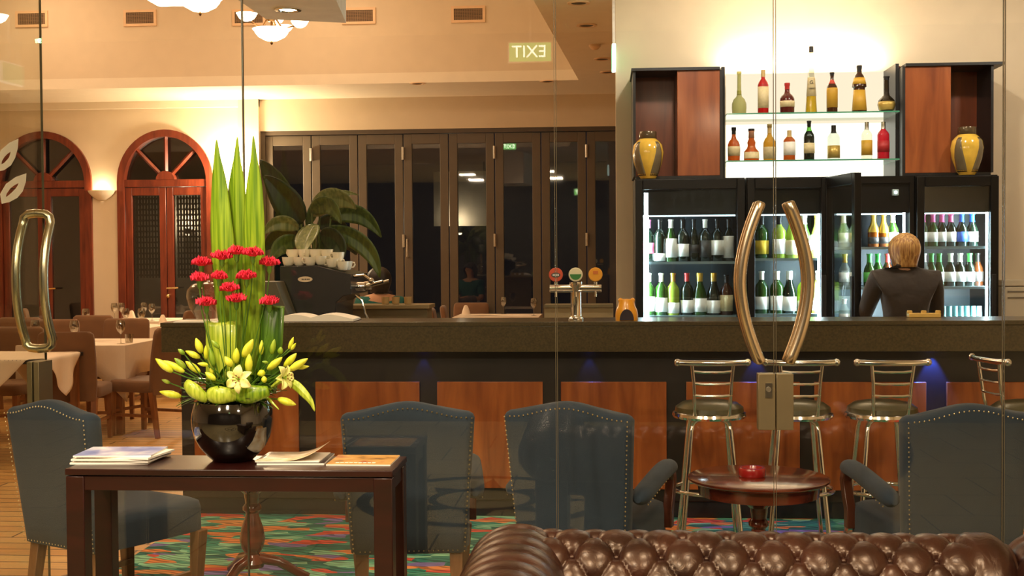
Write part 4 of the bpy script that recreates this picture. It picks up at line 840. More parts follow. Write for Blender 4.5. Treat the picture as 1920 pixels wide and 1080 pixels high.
# ================================================================== armchairs
BLUEF = mat('slate_blue_upholstery', rgb(34, 48, 62), .9, sheen=.1, bump=.25, bs=500, var=.08)
LEGW = wood('chair_leg_wood', rgb(96, 62, 34), rgb(140, 98, 58), .4, .2); BRN = mat('nailhead_brass', (.72, .60, .36), .3, 1)
def rrect(hw, hd, r, nx=22):
    r = min(r, hd*.95); o_ = []
    for k in range(nx+1): o_.append((-hw+r+(2*hw-2*r)*k/nx, -hd))
    for k in range(1, 4): a = -pi/2+pi/2*k/4; o_.append((hw-r+r*cos(a), -hd+r+r*sin(a)))
    o_.append((hw, -hd+r)); o_.append((hw, hd-r))
    for k in range(1, 4): a = pi/2*k/4; o_.append((hw-r+r*cos(a), hd-r+r*sin(a)))
    for k in range(nx+1): o_.append((hw-r-(2*hw-2*r)*k/nx, hd))
    for k in range(1, 4): a = pi/2+pi/2*k/4; o_.append((-hw+r+r*cos(a), hd-r+r*sin(a)))
    o_.append((-hw, hd-r)); o_.append((-hw, -hd+r))
    for k in range(1, 4): a = pi+pi/2*k/4; o_.append((-hw+r+r*cos(a), -hd+r+r*sin(a)))
    return o_
def camel(u): return .935-.040+.040*(.5+.5*cos(pi*min(1, abs(u)*1.22)))**.85
def make_armchair(arms=True):
    t = thing('armchair', '', 'armchair'); z0, H_ = .33, .935
    # camel back: stacked rounded rings, leaning back a little
    def ring(v, ins=0.0):
        out = []; wv_ = .228+.034*v; th = .045
        for x, y in rrect(wv_-ins, th-ins, .035):
            u = x/.262; zt_ = camel(u)
            z = z0+(zt_-z0)*v
            out.append((x, y-.245-.07*(z-z0)/(.6), z))
        return out
    rs = [ring(0, .012), ring(.012, 0)]+[ring(v) for v in (.15, .3, .45, .6, .75, .88, .96)]+[ring(.985, .008), ring(1.0, .022), ring(1.004, .034)]
    MB().rings(rs).ob('backrest', BLUEF, t, smooth=60)
    # nailheads up both rear edges, across the top and along the lower edge
    q = MB(); pts = []
    for s_ in (-1, 1):
        for j in range(30): v = .02+.94*j/29; wv_ = .228+.034*v-.012; zt_ = camel(wv_/.262); z = z0+(zt_-z0)*v; pts.append((s_*wv_, -.245-.046-.07*(z-z0)/.6, z))
    for j in range(1, 26): x = -.245+.49*j/26; zt_ = camel(x/.262); z = z0+(zt_-z0)*.965; pts.append((x, -.245-.046-.07*(z-z0)/.6, z))
    for j in range(1, 22): pts.append((-.21+.42*j/22, -.245-.046, z0+.015))
    for p_ in pts: q.ball(p_, .0035, 4)
    q.ob('nailhead_trim', BRN, t)
    # seat
    rs = []
    for z, ins in ((.33, .012), (.335, 0), (.43, 0), (.455, .006), (.468, .03), (.472, .08)):
        out = []
        for k in range(40):
            a = 2*pi*k/40; c, s_ = cos(a), sin(a); x = (.24-ins)*(abs(c)**.3)*(1 if c > 0 else -1); y = (.265-ins)*(abs(s_)**.3)*(1 if s_ > 0 else -1)
            out.append((x*(1+.12*(y+.26)), y+.02, z))
        rs.append(out)
    MB().rings(rs).ob('seat', BLUEF, t, smooth=60)
    for sx in (-1, 1):
        for fy in (1, 0):
            if fy: q = MB().frustum((sx*.215, .235, 0), .018, .018, (sx*.235, .24, .335), .028, .026)
            else: q = MB().frustum((sx*.185, -.30, 0), .018, .018, (sx*.185, -.245, .335), .026, .024)
            q.ob('leg', LEGW, t, bev=.003)
        MB().box(sx*.2-.011, sx*.2+.011, -.27, .24, .13, .155).ob('stretcher', LEGW, t, bev=.002)
    MB().box(-.19, .19, -.03, -.01, .13, .152).ob('stretcher', LEGW, t, bev=.002)
    if arms:
        for sx in (-1, 1):
            rs = []; n = 16
            for k in range(15):
                u = k/14; y = -.26+.53*u; z = .560+.075*u-.03*u**6; r = .036*(1-(2*u-1)**10*.5)
                if u in (0, 1): r *= .6
                rs.append([(sx*.262+r*1.15*cos(2*pi*m_/n), y, z+r*sin(2*pi*m_/n)) for m_ in range(n)])
            am = MB().rings(rs).ob('armrest', BLUEF, t, smooth=60)
            q = MB()
            for j in range(14): q.ball((sx*.262+sx*.030, -.22+.45*j/13, .560+.075*(j/13*.9+.05)-.026), .0035, 4)
            q.ob('nailhead_trim', BRN, am)
            q = MB(); pts = [(.245, .60), (.262, .55), (.24, .49), (.21, .43), (.21, .36)]; rs = []
            for y, z in pts: rs.append([(sx*.262+a_*.020, y+b_*.022, z) for a_, b_ in ((-1, -1), (1, -1), (1, 1), (-1, 1))])
            q.rings(rs).ob('arm_post', wood('dark_arm_wood', rgb(58, 26, 14), rgb(92, 44, 24), .3, .4), t, bev=.004)
    return t
ac = make_armchair(True)
def px_on(px, Y): return at(px, 600, Y=Y).x
chs = [((108, 5.05), -.50, 'slate blue chair beside the open glass door and console table end, seat turned away', False),
       ((766, 5.03), .14, 'slate blue camel-back armchair directly behind the magazines and console table', True),
       ((1068, 5.03), -.30, 'slate blue camel-back armchair left of the small round table', True),
       ((1806, 5.0), .16, 'slate blue camel-back armchair right of the small round table', True)]
first = True
for (px, y), rz, lb, arms in chs:
    if not arms:
        a1 = make_armchair(False); a1['category'] = 'chair'; a1.location = (px_on(px, y-.25)+.29*sin(-rz)*-1*-1, y-.02, 0); a1.rotation_euler = (0, 0, rz); a1['label'] = lb; a1.name = 'side_chair'; continue
    if first: ac.location = (px_on(px, y-.25)+.29*sin(-rz), y, 0); ac.rotation_euler = (0, 0, rz); ac['label'] = lb; ac['group'] = 'slate blue armchairs round the small tables'; first = False
    else: dup(ac, (px_on(px, y-.25)+.29*sin(-rz), y, 0), rz, lb, 'slate blue armchairs round the small tables')

# ================================================================== round pedestal tables
RTW = wood('round_table_mahogany', rgb(70, 26, 14), rgb(112, 48, 28), .18, .7, axis='X')
def make_round(R_=.298, H_=.555):
    t = thing('round_table', '', 'table')
    MB().lathe([(0, H_-.022), (R_-.012, H_-.022), (R_, H_-.012), (R_, H_-.004), (R_-.008, H_), (0, H_)], 56).ob('table_top', RTW, t)
    MB().lathe([(0, H_-.075), (R_-.045, H_-.075), (R_-.04, H_-.022), (0, H_-.022)], 48).ob('apron', RTW, t)
    MB().lathe([(0, .08), (.05, .08), (.055, .10), (.04, .125), (.03, .14), (.05, .17), (.058, .21), (.05, .26), (.033, .31), (.028, .33), (.042, .345), (.042, .36), (.03, .375), (.036, .42), (.06, .44), (.06, H_-.075), (0, H_-.075)], 28).ob('pedestal', RTW, t)
    for k in range(3):
        a = pi/2+k*2*pi/3+.3; pts = [(.03*cos(a), .03*sin(a), .12), (.12*cos(a), .12*sin(a), .10), (.2*cos(a), .2*sin(a), .05), (.25*cos(a), .25*sin(a), .022)]
        MB().tube(pts, [.026, .024, .02, .022], 10).ob('foot', RTW, t)
    return t
ct = at(1422, 893, Z=.555); rt = make_round(); rt.location = (ct.x, ct.y, 0); rt['label'] = 'small round mahogany pedestal table holding the red dish'; rt['group'] = 'round mahogany pedestal tables'
c2 = at(466, 900, Y=5.45); dup(rt, (c2.x, 5.5, 0), .4, 'round mahogany pedestal table behind the console table, its turned pedestal visible beneath', 'round mahogany pedestal tables')
cr = at(1410, 884, Z=.575); q = MB().lathe([(0, 0), (.054, 0), (.058, .006), (.058, .032), (.054, .038), (.044, .038), (.040, .026), (0, .024)], 36)
tag(q.ob('ashtray', mat('red_glazed_dish', rgb(150, 28, 26), .25, coat=.6), loc=(cr.x, cr.y, .555)), 'round red dish on the small pedestal table', 'dish')
o = bpy.data.objects['ashtray']; 

# ================================================================== console table in the lobby
ZT = .78
f = at(427, 881, Z=ZT); xa, xb = at(121, 882, Y=f.y).x, at(736, 882, Y=f.y).x; YT0 = f.y; YT1 = f.y+.30; tx = (xa+xb)/2; w2 = (xb-xa)/2
MAH = wood('dark_red_mahogany', rgb(26, 5, 3), rgb(46, 10, 6), .3, .05, axis='X', stretch=5)
ct_ = thing('console_table', 'dark mahogany console table carrying the black vase and magazines', 'table', (tx, (YT0+YT1)/2, 0)); hd = .15
MB().box(-w2, w2, -hd, hd, ZT-.022, ZT).ob('table_top', MAH, ct_, bev=.003)
MB().box(-w2+.03, w2-.03, -hd+.008, -hd+.028, ZT-.075, ZT-.026).ob('apron', MAH, ct_, bev=.002); MB().box(-w2+.03, w2-.03, hd-.028, hd-.008, ZT-.075, ZT-.026).ob('apron', MAH, ct_, bev=.002)
for s_ in (-1, 1): MB().box(s_*(w2-.018)-.010, s_*(w2-.018)+.010, -hd+.03, hd-.03, ZT-.075, ZT-.026).ob('side_apron', MAH, ct_, bev=.002)
for sx in (-1, 1):
    for sy in (-1, 1):
        cx, cy = sx*(w2-.034), sy*(hd-.034); MB().box(cx-.032, cx+.032, cy-.032, cy+.032, 0, ZT-.026).ob('leg', MAH, ct_, bev=.003)
yT = lambda: (YT0+YT1)/2
# magazines and papers
def mag(x, y, rz, w_, d_, h_, name, label, cover, z=ZT, grp=None, curl=0):
    t = thing(name, label, 'magazine', (x, y, z), rz, grp)
    MB().box(-w_/2, w_/2, -d_/2, d_/2, 0, h_-.0008).ob('pages', PAG, t)
    if curl:
        q = MB(); q.grid(lambda u, v: (-w_/2+w_*u, -d_/2+d_*v, h_+.0005+curl*max(0, u-.45)**2*2.2), 14, 3); q.ob('cover', cover, t, solid=.0006)
    else: MB().box(-w_/2, w_/2, -d_/2, d_/2, h_-.0008, h_).ob('cover', cover, t)
    return t
def cover_mat(name, cols, sc=8):
    m, nt, b = _new(name); N = nt.nodes; L = nt.links
    tc = N.new('ShaderNodeTexCoord'); no = N.new('ShaderNodeTexNoise'); no.inputs['Scale'].default_value = sc; no.inputs['Detail'].default_value = 3; L.new(tc.outputs['Object'], no.inputs['Vector'])
    r = N.new('ShaderNodeValToRGB'); L.new(no.outputs['Fac'], r.inputs[0]); e = r.color_ramp.elements; e[0].position = .32; e[0].color = (*rgb(*cols[0]), 1); e[1].position = .68; e[1].color = (*rgb(*cols[-1]), 1)
    for j, c_ in enumerate(cols[1:-1]): k_ = e.new(.32+.36*(j+1)/(len(cols)-1)); k_.color = (*rgb(*c_), 1)
    L.new(r.outputs[0], b.inputs['Base Color']); b.inputs['Roughness'].default_value = .28; b.inputs['Coat Weight'].default_value = .3; MATS[name] = m; return m
cvB = cover_mat('blue_white_cover', [(90, 110, 190), (150, 165, 220), (235, 235, 245)]); cvW = cover_mat('pale_cover', [(236, 226, 206), (225, 205, 170), (190, 150, 110)], 10); cvO = cover_mat('orange_photo_cover', [(30, 22, 18), (206, 150, 70), (226, 178, 100), (180, 90, 50)], 9); cvP = mat('plain_white_cover', rgb(238, 232, 220), .4)
mx_ = at(228, 862, Z=ZT); my = mx_.y
for k in range(5):
    mag(at((222, 230, 226, 236, 228)[k], 862, Z=ZT).x, my+(0, .006, -.004, .004, 0)[k], (.05, -.06, .02, -.12, .06)[k], .275, .20, .0062, 'brochure', 'white brochure, %s from the bottom of the stack at the table end' % ORD[k] if k < 4 else 'blue and white brochure on top of the stack at the table end', cvB if k == 4 else cvP, ZT+.0064*k, 'brochures in the stack')
mm_ = at(556, 862, Z=ZT)
mag(mm_.x, mm_.y, .05, .235, .215, .006, 'magazine', 'dark backed magazine under the pale one beside the vase', mat('dark_cover2', rgb(40, 34, 44), .3, coat=.3), ZT, 'magazines beside the vase')
mag(mm_.x-.012, mm_.y+.005, .02, .225, .20, .004, 'magazine', 'pale magazine with curled cover next to the black vase', cvW, ZT+.0066, 'magazines beside the vase', curl=.06)
mr = at(682, 864, Z=ZT)
mag(mr.x, mr.y, .0, .225, .20, .0045, 'magazine', 'orange and black covered magazine at the table end', cvO, ZT, 'magazines beside the vase')
MAGO = bpy.data.objects[-1] if False else None
q = MB()
for j in range(9): q.box(mr.x-.085+j*.016, mr.x-.073+j*.016, mr.y-.072, mr.y-.062, ZT+.0045, ZT+.0049)
o_ = [o for o in bpy.data.objects if o.get('label', '').startswith('orange and black covered')][0]
q.xf(Matrix.Translation((-mr.x, -mr.y, -ZT))); q.ob('title_marks', PAG, o_)

# ================================================================== leather chesterfield
LEA = None
m, nt, b = _new('oxblood_leather'); N = nt.nodes; L = nt.links
tc = N.new('ShaderNodeTexCoord'); no = N.new('ShaderNodeTexNoise'); no.inputs['Scale'].default_value = 7; no.inputs['Detail'].default_value = 5; L.new(tc.outputs['Object'], no.inputs['Vector'])
r = N.new('ShaderNodeValToRGB'); L.new(no.outputs['Fac'], r.inputs[0]); e = r.color_ramp.elements; e[0].position = .3; e[0].color = (*rgb(28, 12, 9), 1); e[1].position = .75; e[1].color = (*rgb(60, 31, 22), 1); L.new(r.outputs[0], b.inputs['Base Color'])
b.inputs['Roughness'].default_value = .33; b.inputs['Coat Weight'].default_value = .25; b.inputs['Specular Tint'].default_value = (1, .72, .5, 1); b.inputs['Coat Roughness'].default_value = .25  # gold specular tint puts the warm lamp's colour into the highlights
n2 = N.new('ShaderNodeTexNoise'); n2.inputs['Scale'].default_value = 22; n2.inputs['Detail'].default_value = 6; n2.inputs['Distortion'].default_value = 1.2; L.new(tc.outputs['Object'], n2.inputs['Vector'])
bp = N.new('ShaderNodeBump'); bp.inputs['Strength'].default_value = .22; bp.inputs['Distance'].default_value = .012; L.new(n2.outputs['Fac'], bp.inputs['Height']); L.new(bp.outputs[0], b.inputs['Normal']); LEA = m
YS = 3.42                                              # crest line of the back
zc_ = at(1400, 1012, Y=YS).z
sofa = thing('chesterfield_sofa', 'buttoned oxblood leather chesterfield sofa in front of the glass', 'sofa', (at(1470, 1000, Y=YS).x, YS, 0), radians(-.6))
sox = sofa.location.x
lx = lambda px: at(px, 1040, Y=YS-.1).x-sox
xA, xB = lx(1068), lx(1888); su = (lx(1757)-lx(1157))/14; u0 = lx(1157)
# profile of the rolled back (local y forward = -y): list of (y, z) by arc length, from low on the front up over the roll and down behind
Rr = .115
prof_ = []
for k in range(12): prof_.append((-.17+.045*(k/12.)**1.2, .38+(zc_-.38-Rr*1.25)*k/12))
for k in range(27):
    a = pi*1.05-(pi*1.55)*k/26; prof_.append((-.01+Rr*1.12*cos(a), zc_-Rr+Rr*sin(a)))
prof_ += [(.06, zc_-.26), (.06, .2), (.06, .08)]
Pv = [Vector((0, y, z)) for y, z in prof_]; S = [0]
for a_, b_ in zip(Pv, Pv[1:]): S.append(S[-1]+(b_-a_).length)
def onprof(s):
    s = max(0, min(S[-1], s)); k = max(i for i in range(len(S)) if S[i] <= s+1e-9); k = min(k, len(S)-2); t_ = (s-S[k])/(S[k+1]-S[k]); p_ = Pv[k].lerp(Pv[k+1], t_); d_ = (Pv[k+1]-Pv[k]).normalized()
    a0 = max(0, k-1); d0 = (Pv[min(k+2, len(Pv)-1)]-Pv[a0]).normalized(); return p_, Vector((0, -d0.z, d0.y))
# arc-length where the visible button row sits: photo rows ~1041 at this depth
crest_s = S[max(range(len(Pv)), key=lambda i: Pv[i].z)]
row_s = crest_s-.088; sv = .082
def tuft(a, s):
    """puffy diamonds: buttons where (i+j) is even"""
    if s > crest_s+.05: fade = max(0, 1-(s-crest_s-.05)/.06)
    else: fade = 1
    uu = a/su; vv = (s-row_s)/sv
    A, B_ = (uu+vv)/2, (uu-vv)/2
    ca, cb = abs(sin(pi*A)), abs(sin(pi*B_))
    puff = (ca*cb)**.34
    da, db = A-round(A), B_-round(B_)
    dx = (da+db)*su; dy = (da-db)*sv; dd = sqrt(dx*dx+dy*dy)
    ex = sm(15.2*su, 15.9*su, a); h0 = (.021*puff-.022*exp(-(dd/.013)**2))*fade + (1-fade)*.012
    edge_ = max(0, (a-(xB-u0)+.03)/.05); return h0*(1-ex)+ex*(.022-.03*min(1, edge_)**2)
NU = 330; NV = 90; smin = 0; smax = crest_s+.30
def back_pt(u, v):
    x = xA-.10+(xB-xA+.13)*u; s = smin+(smax-smin)*v; p_, n_ = onprof(s); h_ = tuft(x-u0, s)
    return (x, p_.y+n_.y*h_, p_.z+n_.z*h_)
MB().grid(back_pt, NU, NV).ob('backrest', LEA, sofa, smooth=180, solid=.01)
for j in (-2, -1, 0):
    for i in range(-2, 16):
        if (i+j) % 2: continue
        x = u0+i*su; s = row_s+j*sv
        if x > xB-.06 or x < xA: continue
        p_, n_ = onprof(s); c_ = p_+n_*(tuft(x-u0, s)+.019)
        MB().ball((x, c_.y, c_.z), .0095, 12, .9).ob('button', LEA, sofa)
# arms: long rolls towards the viewer with pleats over the roll
def arm_pts(sg, xin):
    def fn(u, v):
        y = .125-1.03*u; a = -0.62*pi+v*1.66*pi                    # angle round the roll, inner side to outer
        R_ = .118; lat = .012+.012*cos(0)
        pl = .013*abs(sin(pi*(y/.090)+.5*a))**.5*(.35+.65*sm(0, 1.2, a+1.3))
        r = (R_+pl-.004)*sqrt(max(.0004, 1-(1-min(1, u/.10))**2))
        cx = xin+sg*.13; cz = zc_-.100
        return (cx-sg*r*1.12*cos(pi-(a+pi/2)) if False else cx+sg*r*1.15*sin(a), y, cz+r*cos(a))
    return fn
for sg, xin in ((-1, xA-.015), (1, xB+.02)):
    MB().grid(arm_pts(sg, xin), 120, 60).ob('armrest', LEA, sofa, smooth=180, solid=.008)
    a, b_ = sorted((xin+sg*.06, xin+sg*.205)); MB().box(a, b_, -.90, .0, .08, zc_-.14).ob('arm_body', LEA, sofa, bev=.03)
    MB().lathe([(0, 0), (.124, 0), (.128, .008), (.118, .018), (.03, .024), (0, .024)], 32, sx=1.14).xf(Matrix.Translation((xin+sg*.13, -.900, zc_-.100)) @ Matrix.Rotation(pi/2, 4, 'X')).ob('arm_scroll', LEA, sofa)
MB().box(xA, xB, -.85, -.14, .10, .28).ob('base', LEA, sofa, bev=.02)
for k in range(2):
    w_ = (xB-xA)/2; MB().box(xA+w_*k+.008, xA+w_*(k+1)-.008, -.82, -.17, .28, .43).ob('seat_cushion', LEA, sofa, bev=.045)
for sx in (xA-.1, xB+.12):
    for y in (-.85, -.02): MB().lathe([(0, 0), (.02, 0), (.03, .03), (.026, .07), (.035, .08), (0, .08)], 16, (sx, y, 0)).ob('foot', MAH, sofa)
# small round lobby table mirrored in glass is not built: nothing of it is shown directly

# ================================================================== bartender
SKIN = mat('skin', rgb(214, 160, 124), .5, var=.04)
BSH = mat('black_shirt_cloth', rgb(46, 34, 24), .8, sheen=.2, bump=.8, bs=12, var=.15)
HAIR = None
m, nt, b = _new('blond_hair'); N = nt.nodes; L = nt.links
tc = N.new('ShaderNodeTexCoord'); mp = N.new('ShaderNodeMapping'); mp.inputs['Scale'].default_value = (60, 60, 3); L.new(tc.outputs['Object'], mp.inputs[0]); no = N.new('ShaderNodeTexNoise'); no.inputs['Scale'].default_value = 1.5; no.inputs['Detail'].default_value = 3; L.new(mp.outputs[0], no.inputs['Vector'])
r = N.new('ShaderNodeValToRGB'); L.new(no.outputs['Fac'], r.inputs[0]); e = r.color_ramp.elements; e[0].position = .35; e[0].color = (*rgb(150, 96, 46), 1); e[1].position = .65; e[1].color = (*rgb(226, 180, 110), 1); L.new(r.outputs[0], b.inputs['Base Color']); b.inputs['Roughness'].default_value = .45
bp = N.new('ShaderNodeBump'); bp.inputs['Strength'].default_value = .5; bp.inputs['Distance'].default_value = .01; L.new(no.outputs['Fac'], bp.inputs['Height']); L.new(bp.outputs[0], b.inputs['Normal']); HAIR = m
def skinned(name, joints, edges_, m, parent, sub=2, root=0):
    me = bpy.data.meshes.new(name); me.from_pydata([j[0] for j in joints], edges_, []); o = bpy.data.objects.new(name, me); COL.objects.link(o); o.parent = parent
    k = o.modifiers.new('skin', 'SKIN'); k.use_smooth_shade = True
    if not me.skin_vertices: 
        bpy.context.view_layer.objects.active = o; bpy.ops.mesh.customdata_skin_add()
    for sv_, j in zip(me.skin_vertices[0].data, joints): sv_.radius = (j[1], j[2] if len(j) > 2 else j[1])
    me.skin_vertices[0].data[root].use_root = True
    s_ = o.modifiers.new('sub', 'SUBSURF'); s_.levels = s_.render_levels = sub
    me.materials.append(m); return o
YP = 8.2; pc = at(1697, 520, Y=YP)
per = thing('person', 'person with short blond hair in a black shirt facing the open fridge', 'person', (pc.x, YP, 0), radians(4)); HT = at(1697, 440, Y=YP).z
per.scale = (HT/1.62,)*3
def arm_chain(s_, fwd):
    sh = Vector((s_*.18, 0, 1.335)); el = Vector((s_*.235, .03+fwd*.3, 1.07)); wr = Vector((s_*.19, .16+fwd*.5, .95+fwd*.4))
    return sh, el, wr
J = [((0, 0, .90), .13, .10), ((0, -.005, 1.05), .115, .085), ((0, -.01, 1.2), .135, .09), ((0, 0, 1.32), .085, .062), ((0, .005, 1.40), .048, .048), ((0, .015, 1.46), .048, .05), ((0, .02, 1.53), .066, .085), ((0, .02, 1.59), .052, .065)]
E = [(0, 1), (1, 2), (2, 3), (3, 4), (4, 5), (5, 6), (6, 7)]
def addj(p_, r, frm, r2=None): J.append((tuple(p_), r, r2 or r)); E.append((frm, len(J)-1)); return len(J)-1
hands = []
for s_, fw in ((-1, .35), (1, .15)):
    sh, el, wr = arm_chain(s_, fw); a_ = addj(sh, .042, 3); a_ = addj(sh.lerp(el, .5), .044, a_); a_ = addj(el, .036, a_); a_ = addj(el.lerp(wr, .5), .032, a_); a_ = addj(wr, .023, a_, .020)
    d_ = (wr-el).normalized(); pm = wr+d_*.05; a_ = addj(pm, .030, a_, .016); side_ = Vector((1, 0, 0))
    for f_, (off, ln) in enumerate(((-.026, .062), (-.009, .074), (.009, .070), (.025, .054))):
        b0 = pm+d_*.03+side_*off; i_ = addj(b0, .009, a_); i_ = addj(b0+d_*ln*.5+Vector((0, 0, -.008)), .008, i_); addj(b0+d_*ln+Vector((0, 0, -.026)), .007, i_)
    th = wr+d_*.02-side_*s_*.03; i_ = addj(th, .010, len(J)-13 if False else a_); addj(th+d_*.035-side_*s_*.015+Vector((0, 0, -.01)), .008, i_)
for s_ in (-1, 1):
    a_ = addj((s_*.09, 0, .82), .085, 0); a_ = addj((s_*.10, .01, .48), .058, a_); a_ = addj((s_*.10, -.01, .28), .05, a_); a_ = addj((s_*.10, -.02, .09), .036, a_); a_ = addj((s_*.105, .04, .045), .04, a_, .03); addj((s_*.11, .13, .035), .035, a_, .025)
body = skinned('body', J, E, SKIN, per)
q = MB(); 
# face: nose, ears, eyes, lips on the far side of the head
q.ball((0, .112, 1.512), .013, 8, 1.4); 
for s_ in (-1, 1): q.lathe([(0, -.03), (.012, -.02), (.016, 0), (.012, .02), (0, .03)], 8, (s_*.074, .02, 1.515))
q.ob('ears_and_nose', SKIN, per)
q = MB()
for s_ in (-1, 1): q.ball((s_*.03, .098, 1.532), .010, 8)
q.ob('eyes', mat('eye_white', rgb(230, 225, 215), .2), per)
q = MB().tube([(-.022, .102, 1.478), (0, .108, 1.476), (.022, .102, 1.478)], .005, 6); q.ob('lips', mat('lips', rgb(170, 90, 80), .5), per)
SJ = [((0, 0, .88), .155, .12), ((0, -.005, 1.03), .148, .11), ((0, -.012, 1.18), .165, .116), ((0, -.005, 1.325), .145, .110), ((0, .002, 1.395), .10, .085), ((0, .004, 1.435), .062, .062)]; SE_ = [(0, 1), (1, 2), (2, 3), (3, 4), (4, 5)]
for s_, fw in ((-1, .35), (1, .15)):
    sh, el, wr = arm_chain(s_, fw); n0 = len(SJ)
    for p_, r in ((sh+Vector((0, 0, .0)), .078), (sh.lerp(el, .5), .062), (el, .052), (el.lerp(wr, .5), .044), (el.lerp(wr, .92), .034)): SJ.append((tuple(p_), r, r)); SE_.append((3 if len(SJ)-1 == n0 else len(SJ)-2, len(SJ)-1))
skinned('shirt', SJ, SE_, BSH, per)
TJ = [((0, 0, .93), .14, .11)]; TE = []
for s_ in (-1, 1):
    for k_, (p_, r) in enumerate((((s_*.09, 0, .80), .098), ((s_*.10, .01, .48), .072), ((s_*.10, -.01, .12), .058))): TJ.append((p_, r, r)); TE.append((0 if k_ == 0 else len(TJ)-2, len(TJ)-1))
skinned('trousers', TJ, TE, mat('black_trousers', rgb(20, 20, 22), .8), per)
def hair_pt(u, v):
    a = 2*pi*u; th = pi*.70*v+.001; 
    fr = max(0, cos(a-pi/2)); th2 = th*(1-.42*fr)                # shorter at the face (+y)
    rr = sin(min(th2, pi/2)) ; r_ = rr if th2 < pi/2 else 1-.26*sm(pi/2, pi*.70, th2)
    z = 1.53+.098*cos(th2)*(1.0 if th2 < pi/2 else 2.1)
    wob = 1+.03*sin(a*9+v*3)+.02*sin(a*17+1)
    return (.094*r_*cos(a)*wob, .008+.108*r_*sin(a)*wob, z)
MB().grid(hair_pt, 48, 20).ob('hair', HAIR, per, smooth=180, solid=.012)
# ================================================================== vase and flowers
YV = 4.27; kv = YV/F
vc = at(437, 868, Y=YV); VX = vc.x
vase = thing('black_vase', 'glossy black rounded vase on the console table', 'vase', (VX, YV, ZT))
VB = mat('black_gloss_glaze', rgb(12, 9, 8), .06, coat=1, var=.02, spec=.7)
r0 = .1415; Hv = 114*kv
MB().lathe([(0, 0), (.066, 0), (.072, .003), (.092, .022), (.115, .05), (.132, .082), (.142, .118), (.1445, .145), (.142, .172), (.135, .196), (.129, Hv), (.122, Hv), (.128, .195), (.134, .17), (.136, .145), (.124, .085), (.08, .02), (0, .014)], 64).ob('vase_body', VB, vase)
LF1 = None
def leaf_mat(name, c1, c2, stripe=40, rough=.35, axis=0):
    m, nt, b = _new(name); N = nt.nodes; L = nt.links; tc = N.new('ShaderNodeTexCoord'); mp = N.new('ShaderNodeMapping'); mp.inputs['Scale'].default_value = (stripe, stripe, 1.5); L.new(tc.outputs['Object'], mp.inputs[0])
    no = N.new('ShaderNodeTexNoise'); no.inputs['Scale'].default_value = 2; L.new(mp.outputs[0], no.inputs['Vector']); r = N.new('ShaderNodeValToRGB'); L.new(no.outputs['Fac'], r.inputs[0]); e = r.color_ramp.elements
    e[0].position = .35; e[0].color = (*rgb(*c1), 1); e[1].position = .65; e[1].color = (*rgb(*c2), 1); L.new(r.outputs[0], b.inputs['Base Color']); b.inputs['Roughness'].default_value = rough; b.inputs['Coat Weight'].default_value = .2
    MATS[name] = m; return m
LFA = leaf_mat('tall_leaf_green', (84, 122, 14), (136, 166, 36), 60); LFB = leaf_mat('pale_leaf_green', (140, 164, 34), (184, 200, 70), 60); LFD = leaf_mat('dark_leaf_green', (42, 76, 10), (78, 116, 22), 50)
BUD = leaf_mat('lily_bud_yellow', (196, 206, 36), (226, 228, 74), 30, .45); BUDG = leaf_mat('lily_bud_green', (110, 150, 34), (160, 182, 50), 30, .45); STM = leaf_mat('stem_green', (54, 92, 24), (84, 124, 36), 30)
PET = leaf_mat('lily_petal', (226, 226, 120), (240, 238, 160), 20, .5); CARN = mat('carnation_red', rgb(226, 34, 66), .7, var=.18, vs=40)
def V(px, py, dy=0): return at(px, py, Y=YV+dy)
ZR = ZT+Hv
def blade(tip, path, wid, name, label, m, dy=0, fold=.25, par=None, grp=None):
    """long leaf through photo points (px,py,halfwidth px) from base to tip with a creased midrib"""
    pts = [V(px, py, dy+dd) for px, py, w_, dd in path]; rs = []
    n = 26; P_ = []
    for i in range(n+1):
        t_ = i/n*(len(path)-1); k = min(int(t_), len(path)-2); f_ = t_-k
        p0, p1, p2, p3 = [pts[max(0, min(len(pts)-1, j))] for j in (k-1, k, k+1, k+2)]
        p_ = .5*((2*p1)+(-p0+p2)*f_+(2*p0-5*p1+4*p2-p3)*f_*f_+(-p0+3*p1-3*p2+p3)*f_**3)
        w0, w1 = path[k][2], path[k+1][2]; P_.append((p_, (w0+(w1-w0)*f_)*kv))
    for i, (p_, w_) in enumerate(P_):
        t_ = (P_[min(i+1, n)][0]-P_[max(0, i-1)][0]).normalized(); s_ = t_.cross(Vector((0, 1, 0))); s_ = (s_.normalized() if s_.length > .1 else Vector((1, 0, 0))); nn = s_.cross(t_)
        rs.append([p_+s_*w_*c_+nn*(fold*w_*abs(c_)-.002*(1-abs(c_))) for c_ in (-1, -.75, -.5, -.25, -.06, 0, .06, .25, .5, .75, 1)])
    q = MB().rings(rs, close=False, cap=False)
    if par is None:
        base = pts[0]; q.xf(Matrix.Translation(-base)); o = q.ob(name, m, solid=.0012, smooth=50, loc=base); return tag(o, label, 'leaf', grp)
    q.xf(Matrix.Translation(-par.location)); return q.ob(name, m, par, solid=.0012, smooth=50)
TLG = 'tall pointed leaves in the arrangement'
blade(0, [(446, 745, 14, .03), (436, 650, 22, .02), (423, 540, 25, .0), (414, 430, 22, -.005), (410, 345, 15, 0), (407, 295, 6, .0), (406, 262, .6, .0)], 0, 'tall_leaf', 'tall pointed green leaf, leftmost of the three tall leaves', LFA, grp=TLG)
blade(0, [(452, 745, 14, .06), (450, 640, 20, .05), (447, 520, 24, .04), (443, 410, 20, .035), (443, 345, 16, .035), (444, 295, 6, .035), (445, 257, .6, .035)], 0, 'tall_leaf', 'tall pointed green leaf, middle of the three tall leaves', LFA, grp=TLG)
